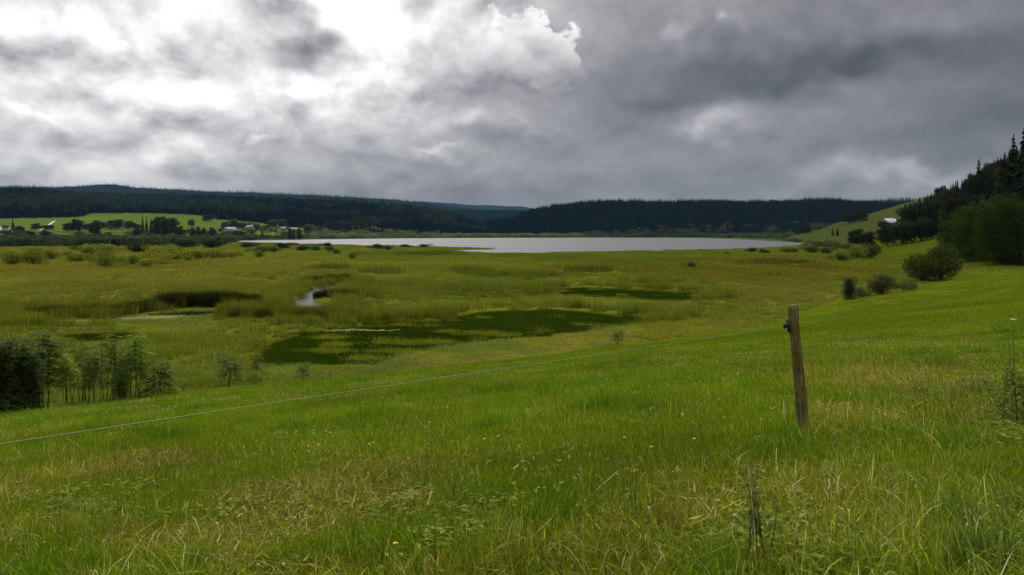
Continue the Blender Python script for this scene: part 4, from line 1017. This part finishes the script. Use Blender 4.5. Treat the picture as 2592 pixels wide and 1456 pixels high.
# ------------------------------------------------------------------ houses on the far shores
WALL = plain_mat('render_white', (.28, .27, .25), .9, .2, .08, 1.5, .2, .01); WALLB = plain_mat('weathered_boards', (.22, .18, .14), .9, .1, .3, 2, .3, .01)
ROOFM = plain_mat('grey_roof', (.10, .096, .092), .6, .4, .12, 2, .3, .02); ROOFB = plain_mat('brown_roof', (.16, .11, .09), .8, .2, .25, 2, .3, .02); WHITE_ROOF = plain_mat('pale_metal_roof', (.34, .35, .36), .7, .5, .06, 2, .1, .01)
GLASS = plain_mat('window_glass', (.03, .035, .04), .12, .6, .1, 3, .05, .001); WOOD = plain_mat('door_wood', (.14, .09, .05), .7, .2, .3, 5, .2, .005)
def box_np(x0, x1, y0, y1, z0, z1):
    V = np.array([(x, y, z) for z in (z0, z1) for y in (y0, y1) for x in (x0, x1)], float)
    return V, np.array([(0, 2, 3, 1), (4, 5, 7, 6), (0, 1, 5, 4), (1, 3, 7, 5), (3, 2, 6, 7), (2, 0, 4, 6)])
def boxo(name, b, mat, parent):
    V, q = box_np(*b); return link(name, mesh_np(name, V, q, None, mat), parent)
def house(px, by, W, Lg, wh, rh, rot, wall, roof, label, group='farmhouses on the valley sides'):
    X, d, z = hit(px, by); e = empty('farmhouse', (X, d, z-.15), rot); tag(e, label, 'house', group)
    w, l = W/2, Lg/2                    # ridge runs along local x
    V = np.array([(-w, -l, 0), (w, -l, 0), (w, l, 0), (-w, l, 0), (-w, -l, wh), (w, -l, wh), (w, l, wh), (-w, l, wh), (-w, 0, wh+rh), (w, 0, wh+rh)], float)
    link('wall', mesh_np('wall', V, [(0, 1, 5, 4), (2, 3, 7, 6), (0, 3, 2, 1)], [(5, 6, 9), (7, 4, 8), (1, 2, 6), (1, 6, 5), (3, 0, 4), (3, 4, 7)], wall), e)
    o = .5; k = rh/l; rv = []; t = .22
    for sy in (-1, 1):
        for x in (-w-o, w+o): rv += [(x, sy*(l+o), wh-k*o+.05), (x, 0, wh+rh+.05)]
    rv = np.array(rv); V = np.vstack([rv, rv+np.array((0, 0, t))])
    r = link('roof', mesh_np('roof', V, [(8, 10, 11, 9), (12, 13, 15, 14), (0, 1, 3, 2), (4, 6, 7, 5), (0, 2, 10, 8), (4, 12, 14, 6), (0, 8, 9, 1), (1, 9, 13, 5), (5, 13, 12, 4), (2, 3, 11, 10), (3, 7, 15, 11), (7, 6, 14, 15)], None, roof), e)
    boxo('chimney', (w*.3, w*.3+.8, -.4, .4, wh+rh-.5, wh+rh+1.2), wall, r)
    n = max(2, int(W/3))
    for i in range(n):
        x = -w+W*(i+.5)/n
        if i == n//2: boxo('door', (x-.6, x+.6, -l-.06, -l+.02, .1, 2.2), WOOD, e); continue
        boxo('window', (x-.55, x+.55, -l-.05, -l+.02, 1.2, 2.5), GLASS, e)
    for y in (-l*.45, l*.45): boxo('window', (w-.02, w+.05, y-.5, y+.5, 1.2, 2.5), GLASS, e); boxo('window', (-w-.05, -w+.02, y-.5, y+.5, 1.2, 2.5), GLASS, e)
    return e
house(583, 590.5, 15, 12, 3.6, 4.2, .9, WALL, ROOFM, 'white gabled farmhouse left of two below the far forest')
house(632, 586, 9, 10, 5.4, 3.0, -.3, WALL, ROOFM, 'tall white farmhouse with grey roof, right of the gabled one')
house(743, 587, 11, 9, 3.0, 3.0, .4, WALL, ROOFM, 'small pale barn at the forest edge above the lake end')
house(717, 583.5, 7, 7, 2.6, 2.6, .2, WALL, ROOFM, 'tiny pale shed left of the small barn by the forest')
house(5, 590, 18, 12, 2.6, 4.2, .15, WALL, WHITE_ROOF, 'pale roofed house cut by the left edge of the picture')
house(2252, 572, 7.5, 6.5, 2.4, 2.6, .25, WALL, WHITE_ROOF, 'white house on the pale meadow at the right')

# ------------------------------------------------------------------ fence post and wire
def weathered_wood():
    m, nt, out = new_mat('weathered_wood'); b = principled(nt, out, .9, .12)
    tc = nt.nodes.new('ShaderNodeTexCoord'); mp = nt.nodes.new('ShaderNodeMapping'); mp.inputs['Scale'].default_value = (60, 60, 3.5)
    nt.links.new(tc.outputs['Object'], mp.inputs[0])
    g = nt.nodes.new('ShaderNodeTexNoise'); g.inputs['Scale'].default_value = 1; g.inputs['Detail'].default_value = 7; g.inputs['Roughness'].default_value = .65; nt.links.new(mp.outputs[0], g.inputs['Vector'])
    c1 = ramp_n(nt, g.outputs['Fac'], [(.30, (.030, .020, .007)), (.47, (.115, .085, .032)), (.62, (.165, .138, .070)), (.78, (.34, .31, .21))])
    mo = noise_n(nt, 7, 4, .6); mm = ramp_n(nt, mo.outputs['Fac'], [(.42, (1, 1, 1)), (.62, (.62, .80, .35))])
    nt.links.new(mulcol(nt, c1, mm), b.inputs['Base Color']); bump(nt, b, g.outputs['Fac'], .9, .006); return m
def fence_post():
    X, d, z = hit(2033, 1106); Ht = (1106-771)/F*d; e = empty('fence_post', (X, d, z)); tag(e, 'weathered round wooden fence post leaning left, with a black insulator', 'fence post')
    lean = -25/F*d; r0, r1 = 15.2/F*d, 12/F*d; n, m = 28, 26; V = []
    for i in range(m):
        t = i/(m-1); zz = -.12+(Ht+.12)*t; cx = lean*max(0, zz)/Ht+.006*math.sin(t*5)
        for j in range(n):
            a = 6.2832*j/n; r = lerp(r0, r1, t)*(1+.07*(float(vnoise(math.cos(a)*2+5, math.sin(a)*2+t*3, 8))-.5)+.05*math.sin(3*a+1))
            gr = .10*max(0, math.cos((a-4.4)*1.0))**40+.13*max(0, math.cos(a-5.3))**60*(.3 < t)+.08*max(0, math.cos(a-3.6))**50
            r *= 1-gr
            dz = 0
            if i == m-1: dz = -.012*float(vnoise(a*1.7, 2, 3))-.02*max(0, math.cos(a-3.9))**6; r *= .93
            if i == m-2: dz = -.004
            V.append((cx+r*math.cos(a), r*math.sin(a), zz+dz))
    q = [(i*n+j, i*n+(j+1) % n, (i+1)*n+(j+1) % n, (i+1)*n+j) for i in range(m-1) for j in range(n)]
    V.append((lean, 0, Ht-.012)); k = len(V)-1; t = [((m-1)*n+j, (m-1)*n+(j+1) % n, k) for j in range(n)]
    link('post_shaft', mesh_np('post_shaft', np.array(V), q, t, weathered_wood(), smooth=True), e)
    zi = (1106-825)/F*d; xi = lean*zi/Ht; rr = lerp(r0, r1, zi/Ht)
    PL = plain_mat('black_plastic', (.012, .012, .013), .5, .4, .2, 30, .1, .001)
    def lathe(prof, n=14):
        Vl = [(x, r*math.cos(6.2832*j/n), r*math.sin(6.2832*j/n)) for x, r in prof for j in range(n)]
        return np.array(Vl), np.array([(i*n+j, (i+1)*n+j, (i+1)*n+(j+1) % n, i*n+(j+1) % n) for i in range(len(prof)-1) for j in range(n)])
    s = 1/F*d
    Vp, qp = box_np(-4*s, 0, -9*s, 9*s, -17*s, 17*s); parts = [(Vp, qp, [], np.ones((8, 3)))]
    Vl, ql = lathe([(-3*s, 9*s), (-7*s, 10*s), (-8*s, 6*s), (-11*s, 5.5*s), (-12*s, 9*s), (-14.5*s, 9*s), (-16*s, 5*s), (-16.2*s, .1*s)]); parts.append((Vl, ql, [], np.ones((len(Vl), 3))))
    for sg in (-1, 1):
        Vb, qb = box_np(-9*s, -2*s, -5*s, 5*s, sg*13*s-3*s, sg*13*s+3*s); Vb[:, 0] += np.where((Vb[:, 2]*sg > 13*s), 3*s, 0); parts.append((Vb, qb, [], np.ones((8, 3))))
    V, qq, tt, _ = merge(parts); o = link('insulator', mesh_np('insulator', V, qq, tt, PL), e, (xi-rr*.97, .01, zi)); o.rotation_euler = (0, -.1, -.35)
    return e, Vector((X+xi-rr-14*s, d+.012, z+zi))
post, WP = fence_post()
def fence_wire():
    m, nt, out = new_mat('electric_fence_rope'); b = principled(nt, out, .6, .3)
    tc = nt.nodes.new('ShaderNodeTexCoord'); w = nt.nodes.new('ShaderNodeTexWave'); w.bands_direction = 'DIAGONAL'; w.inputs['Scale'].default_value = 28; nt.links.new(tc.outputs['Object'], w.inputs['Vector'])
    nt.links.new(ramp_n(nt, w.outputs['Fac'], [(.2, (.15, .165, .05)), (.8, (.22, .24, .085))]), b.inputs['Base Color'])
    L = np.array([(-260, 1162), (0, 1122), (267, 1087), (694, 1022), (1107, 957), (1409, 912), (1751, 862), (1912, 838)], float)
    d0 = 2.75; xp = float(WP.x*F/WP.y+CX); pts = []
    # straight in plan from the near left to the post; heights follow the line seen in the photograph
    A = np.array(((0-CX)/F*d0, d0)); B = np.array((WP.x, WP.y))
    for px, py in L:
        u = (px-CX)/F; dv = B-A; t = (u*A[1]-A[0])/(dv[0]-u*dv[1]); p = A+dv*t
        pts.append((p[0], p[1], EYE-(py-HY)/F*p[1]))
    pts.append(tuple(WP))
    pts = np.array(pts); f = np.concatenate([[0], np.cumsum(np.linalg.norm(np.diff(pts, axis=0), axis=1))]); g = np.linspace(0, f[-1], 120)
    P = np.stack([np.interp(g, f, np.polyval(np.polyfit(f, pts[:, k], 3), f)) for k in range(3)], 1); P[-1] = pts[-1]; P[-2] = lerp(P[-3], pts[-1], .5)
    E = np.array((36.0, 56.0)); Q = []
    for t in np.linspace(0.01, 1, 50):
        p = lerp(B, E, t); zz = lerp(WP.z, Z1(*E)+.95, t)-.35*4*t*(1-t)*.5; Q.append((p[0]+.0, p[1], zz))
    P = np.vstack([P, Q]); V, q, t, c = tube(P, np.where(np.arange(len(P)) < 121, .0023, .0013), 6)
    o = link('fence_wire', mesh_np('fence_wire', V, q, t, m, smooth=True)); tag(o, 'pale electric fence rope running from the post to the left edge', 'wire')
fence_wire()

# ------------------------------------------------------------------ single plants and tufts in the meadow
LEAFM = LMO
def thing_mesh(name, data, mat, parent, tint=None):
    o = link(name, mesh_np(name, data[0], data[1], data[2], mat, data[3]), parent)
    if tint: o.color = tuple(tint)+(1,)
    return o
def tuft(px, by, n, rad, h0, h1, w, lean, curve, cols, label, cat='tuft'):
    X, d, z = hit(px, by); o = link('grass_tuft', mesh_np('grass_tuft', *(lambda D: (D[0], D[1], D[2], LMO, D[3]))(blades(n, rad, h0, h1, w, lean, curve, cols, seg=5))), None, (X, d, z-.01))
    tag(o, label, cat, 'tall tufts in the short meadow'); return o
RUSH = [(.050, .095, .020, 3), (.075, .125, .025, 2), (.035, .070, .018, 2), (.22, .19, .09, .3)]
tuft(2500, 1450, 420, .17, .22, .42, .004, .30, .45, RUSH, 'dark green rush tuft in the bottom right corner')
tuft(2420, 1335, 240, .12, .16, .30, .004, .30, .45, RUSH, 'dark rush tuft just above the one in the bottom right corner')
tuft(2580, 1300, 200, .12, .16, .32, .004, .30, .5, [(.11, .10, .03, 2), (.06, .09, .02, 2)], 'brownish tuft at the right edge above the rush')
tuft(508, 1440, 260, .10, .10, .22, .0045, .28, .4, [(.06, .14, .012, 3), (.09, .17, .015, 2)], 'bright green grass tuft at the bottom left')
tuft(2036, 1124, 360, .17, .08, .26, .005, .5, .7, [(.05, .095, .012, 3), (.08, .13, .012, 2)], 'dark grass tuft round the foot of the fence post')
tuft(165, 1312, 180, .14, .08, .18, .005, .4, .7, [(.045, .085, .014, 3), (.07, .11, .02, 2)], 'dark grass tuft near the left edge of the foreground')
tuft(1700, 1340, 160, .12, .12, .26, .004, .25, .4, [(.14, .085, .018, 3), (.10, .10, .015, 2)], 'reddish dry tuft left of the leafy weed stalk')
for px, by, lab in ((2240, 1235, 'straw coloured arching tuft right below the fence post'), (2395, 1200, 'straw coloured arching tuft between the post and the right edge'), (2110, 1300, 'straw coloured tuft right of the leafy weed'), (2545, 1190, 'straw coloured tuft at the right edge below the thistles'), (2300, 1330, 'low straw tuft left of the dark rushes')):
    tuft(px, by, 150, .15, .12, .30, .0055, .55, 1.1, [(.25, .21, .06, 3), (.36, .31, .13, 2), (.15, .16, .012, 3), (.17, .10, .02, 1)], lab)
def leaf_blade(p, d, ln, wd, droop, col):
    """one broad leaf folded on its midrib, 3 x 4 vertices"""
    d = np.array(d, float); d /= np.linalg.norm(d); s = np.cross(d, (0, 0, 1)); s /= np.linalg.norm(s)+1e-9; V = []
    for i, wv in enumerate((.12, .85, 1.0, .62, .02)):
        t = i/4; c = np.array(p)+d*ln*t+np.array((0, 0, -1))*droop*ln*t*t
        for k in (-1, 0, 1): V.append(c+s*k*wd*.5*wv+np.array((0, 0, .12*wd*abs(k))))
    q = [(i*3+k, i*3+k+1, i*3+k+4, i*3+k+3) for i in range(4) for k in range(2)]
    return np.array(V), np.array(q), np.zeros((0, 3), int), np.tile(np.array(col, float)*(.8+.4*R.random()), (15, 1))
def weed(name, px, by, top, nst, lv, leafl, leafw, tint, label, spread=.08, stemcol=(.09, .07, .03), heads=None, zl=(.3, 1.0), cat='plant'):
    X, d, z = hit(px, by); H = (by-top)/F*d; e = empty(name, (X, d, z)); tag(e, label, cat)
    stems, leaves, hd = [], [], []
    for s in range(nst):
        a = R.random()*6.283; h = H*(1 if s == 0 else .55+.4*R.random()); b = np.array((spread*.5*math.cos(a), spread*.5*math.sin(a), -.03)); tp = b+np.array((R.normal(0, spread*.5), R.normal(0, spread*.3), h))
        pts = [lerp(b, tp, t)+np.array((R.normal(0, .004), R.normal(0, .004), 0)) for t in np.linspace(0, 1, 7)]
        stems.append(tube(pts, np.linspace(.0042, .0018, 7), 5))
        for i in range(lv):
            t = zl[0]+(zl[1]-zl[0])*(i+R.random())/lv; p = lerp(b, tp, min(t, 1)); an = R.random()*6.283
            leaves.append(leaf_blade(p, (math.cos(an), math.sin(an), .5*R.random()), leafl*(.6+.6*R.random()), leafw*(.7+.5*R.random()), .3+.6*R.random(), tint))
        if heads and s < heads[0]:
            for i in range(heads[1]):
                a2 = R.random()*6.283; c = tp+np.array((math.cos(a2)*heads[2], math.sin(a2)*heads[2], R.normal(0, .004)))
                for j in range(9):
                    an = 6.283*j/9; hd.append(leaf_blade(c, (math.cos(an), math.sin(an), .5), heads[3], heads[3]*.4, .2, heads[4]))
    D = merge(stems); o = link('stem', mesh_np('stem', D[0], D[1], D[2], plain_mat('weed_stem', stemcol, .8, .2, .3, 40, .2, .001), smooth=True), e)
    o = thing_mesh('leaves', merge(leaves), LMO, e)
    if hd: thing_mesh('flower_heads', merge(hd), LMO, e)
    return e
weed('leafy_weed', 1915, 1440, 1150, 7, 9, .062, .036, (.095, .125, .018), 'weed with bare brown stems and a few grey green leaves right of the bottom middle', .12, (.055, .040, .022), zl=(.5, 1.02))
weed('thistle', 2560, 1095, 800, 3, 30, .095, .036, (.085, .115, .020), 'tall thistle with a pale flower head near the right edge', .16, (.06, .045, .02), (1, 6, .018, .022, (.55, .50, .40)), zl=(.05, .8))
weed('thistle', 2585, 1080, 900, 6, 26, .090, .038, (.075, .100, .016), 'lower leafy thistle cut by the right edge beside the tall one', .2, (.06, .045, .02), zl=(.05, 1.0))
weed('dock_plant', 2345, 1010, 945, 4, 8, .07, .030, (.05, .08, .02), 'low dark leafy weed right of the fence post', .12, zl=(.1, 1))
weed('dock_plant', 2475, 1010, 935, 6, 9, .08, .036, (.10, .125, .022), 'low pale leafy weed between the dark one and the thistles', .3, zl=(.1, 1))
weed('dried_umbel', 2352, 940, 885, 2, 2, .03, .012, (.10, .10, .04), 'dried pale flower head standing above the grass at the right', .05, heads=(2, 4, .02, .016, (.42, .37, .26)))
weed('ladys_mantle', 2035, 1452, 1392, 5, 4, .045, .045, (.14, .18, .03), 'broad pale green leaves at the bottom right, left one of two', .14, zl=(.3, 1))
weed('ladys_mantle', 2120, 1450, 1405, 5, 4, .042, .042, (.135, .18, .05), 'broad pale green leaves at the bottom right, right one of two', .14, zl=(.3, 1))
weed('sorrel_stalk', 300, 1225, 1100, 2, 2, .03, .01, (.10, .07, .03), 'thin dark sorrel stalks in the grass below the fence wire on the left', .06, (.06, .038, .02))
weed('sorrel_stalk', 390, 1240, 1150, 3, 1, .03, .01, (.10, .07, .03), 'thin dark sorrel stalks right of the taller ones on the left', .12, (.06, .038, .02))
weed('sorrel_stalk', 1607, 1320, 1170, 2, 1, .03, .01, (.09, .07, .03), 'thin dark stalk standing left of the reddish dry tuft', .04, (.06, .045, .02))
FLM = plain_mat('dandelion_petals', (.72, .50, .01), .6, .2, .1, 60, .1, .001)
def dandelion(px, py, label):
    X, d, z = hit(px, py+14); e = empty('dandelion', (X, d, z)); tag(e, label, 'flower', 'dandelions in the meadow'); h = .10+.03*R.random()
    D = tube([(0, 0, -.02), (.003, 0, h*.6), (0, .002, h)], [.002, .0018, .0016], 5); link('stem', mesh_np('stem', D[0], D[1], D[2], STEM), e)
    P = []
    for ring, (n, ln) in enumerate(((14, .019), (10, .013))):
        for j in range(n): a = 6.283*j/n+ring*.2; P.append(leaf_blade((0, 0, h+.002*ring), (math.cos(a), math.sin(a), .25+.5*ring), ln, .007, .1, (1, 1, 1)))
    D = merge(P); link('flower_head', mesh_np('flower_head', D[0], D[1], D[2], FLM), e)
for px, py, lab in ((1001, 1413, 'yellow dandelion near the bottom edge left of the middle'), (1757, 1127, 'yellow dandelion in the grass left of the fence post foot'), (1648, 1150, 'yellow dandelion further left of the one by the post foot'),
                    (1581, 1121, 'tiny yellow dandelion, leftmost of the row left of the post foot'), (1831, 1069, 'yellow dandelion closest to the left of the fence post'), (1819, 1019, 'yellow dandelion left of the middle of the fence post'),
                    (1923, 1121, 'yellow dandelion just below the foot of the fence post'), (2083, 1032, 'yellow dandelion right beside the lower part of the post'), (2264, 828, 'far yellow dandelion on the slope right of the post top'),
                    (2066, 843, 'far yellow dandelion right of the black insulator'), (2400, 956, 'yellow dandelion above the low leafy weeds'), (2457, 1008, 'yellow dandelion among the low leafy weeds')):
    dandelion(px, py, lab)
STRAW = plain_mat('dry_straw', (.42, .36, .20), .7, .25, .25, 30, .2, .001)
def stalk(x0, y0, x1, y1, r, label, lift=None):
    X, d, z = hit(x0, y0); d2 = d+.02 if lift is None else d+lift
    P = [(0, 0, -.02)]; X1 = (x1-CX)/F*d2; Z_1 = EYE-(y1-HY)/F*d2
    P += [(lerp(0, X1-X, t)+.006*math.sin(3*t), (d2-d)*t, lerp(0, Z_1-z, t)+.008*math.sin(2.4*t)) for t in (.25, .5, .75, 1)]
    D = tube(P, [r, r, r*.95, r*.8, r*.5], 6); o = link('dry_stalk', mesh_np('dry_stalk', D[0], D[1], D[2], STRAW, smooth=True), None, (X, d, z)); tag(o, label, 'stalk', 'dry stalks lying in the meadow')
stalk(1916, 1450, 1893, 1183, .0022, 'long pale straw stalk standing against the leafy weed')
stalk(1488, 1262, 1566, 1192, .003, 'pale slanting straw stalk in the middle of the foreground', .1)
stalk(1310, 1395, 1400, 1310, .0025, 'pale straw stalk below and left of the slanting one', .08)
stalk(1375, 1332, 1492, 1316, .0022, 'pale straw lying flat between the two slanting stalks', .05)
stalk(1115, 1268, 1222, 1300, .0022, 'thin bent straw left of the flat one', .05)
stalk(1690, 1455, 1870, 1370, .0022, 'long thin straw leaning at the bottom left of the leafy weed', .15)
stalk(645, 1345, 638, 1285, .004, 'short pale dead blade standing in the left foreground', .02)
stalk(2230, 1440, 2255, 1360, .003, 'pale straw stalk at the bottom right of the broad leaves', .03)
for k in range(3): proto('leafy', merge([leaf_blade((R.normal(0, .12), R.normal(0, .12), .02+.06*R.random()), (math.cos(a), math.sin(a), .4), .06+.03*R.random(), .028, .5, (1, 1, 1)) for a in R.random(26)*6.283]), LM)
def low_weeds():
    P = []
    for cx, cy, sx, sy, n in ((2520, 975, 90, 45, 60), (2480, 1010, 110, 30, 40), (2570, 1080, 40, 60, 35), (2330, 960, 60, 25, 14), (1960, 1330, 70, 60, 4), (900, 1290, 500, 90, 10), (200, 1300, 160, 40, 12), (2050, 1420, 120, 25, 3), (1250, 1380, 200, 50, 4)):
        for _ in range(n): P.append(hit(cx+sx*R.normal()*.6, min(1450, cy+sy*R.normal()*.6)))
    P = np.array(P); m = len(P); scatter('low_weeds', 'leafy', P[:, 0], P[:, 1], P[:, 2]+.01, .7+.7*R.random(m), np.array((.13, .165, .02))*(.7+.6*R.random((m, 1))))
low_weeds()

# ------------------------------------------------------------------ farm track, bird
def track():
    px = [(100, 584), (112, 578), (122, 572), (130, 565), (138, 560)]; m = plain_mat('gravel', (.40, .37, .30), .95, .1, .15, 3, .3, .02)
    P = np.array([hit(*p) for p in px]); f = np.linspace(0, len(P)-1, 24); Q = np.stack([np.interp(f, np.arange(len(P)), P[:, k]) for k in range(2)], 1)
    V = []
    for i in range(len(Q)):
        t = Q[min(i+1, len(Q)-1)]-Q[max(i-1, 0)]; n = np.array((t[1], -t[0]))/np.linalg.norm(t)
        for s in (-1.6, 1.6): p = Q[i]+n*s; V.append((p[0], p[1], Z1(*p)+.25))
    tag(link('track', mesh_np('track', np.array(V), [(2*i, 2*i+1, 2*i+3, 2*i+2) for i in range(len(Q)-1)], None, m)), kind='structure')
track()
def bird():
    d = 140.; e = empty('bird', ((1950-CX)/F*d, d, EYE+(HY-347)/F*d), .6); tag(e, 'small dark bird flying under the grey clouds right of the middle', 'bird')
    m = plain_mat('dark_plumage', (.03, .028, .026), .8, .2, .2, 20, .1, .002)
    D = tube([(0, -.16, 0), (0, -.11, .01), (0, 0, 0), (0, .10, 0), (0, .15, .01)], [.01, .035, .045, .03, .012], 8); link('body', mesh_np('body', D[0], D[1], D[2], m, smooth=True), e)
    for s in (-1, 1):
        V = np.array([(0, -.06, .02), (0, .06, .02), (s*.16, -.09, .10), (s*.16, .05, .10), (s*.34, .06, .06), (s*.30, .09, .06)]); V = np.vstack([V, V-np.array((0, 0, .012))])
        link('wing', mesh_np('wing', V, [(0, 2, 3, 1), (2, 4, 5, 3), (6, 7, 9, 8), (8, 9, 11, 10), (0, 6, 8, 2), (2, 8, 10, 4), (1, 3, 9, 7), (3, 5, 11, 9), (4, 10, 11, 5)], None, m), e)
    V = np.array([(-.02, .13, .0), (.02, .13, .0), (-.05, .28, .0), (.05, .28, .0)]); V = np.vstack([V, V-np.array((0, 0, .01))])
    link('tail', mesh_np('tail', V, [(0, 1, 3, 2), (4, 6, 7, 5), (0, 2, 6, 4), (1, 5, 7, 3), (2, 3, 7, 6), (0, 4, 5, 1)], None, m), e)
bird()

# ------------------------------------------------------------------ haze
def haze():
    zt = 420.
    V, q = box_np(-12600, 12600, -12600, 12600, -2.4, zt)
    m = bpy.data.materials.new('haze_air'); m.use_nodes = True; nt = m.node_tree; nt.nodes.clear()
    out = nt.nodes.new('ShaderNodeOutputMaterial'); v = nt.nodes.new('ShaderNodeVolumePrincipled')
    v.inputs['Color'].default_value = (.34, .64, 1.0, 1); v.inputs['Density'].default_value = HAZE
    nt.links.new(v.outputs[0], out.inputs['Volume'])
    tag(link('haze', mesh_np('haze', V, q, None, m)), kind='stuff')
HAZE = 1.9e-5
haze()
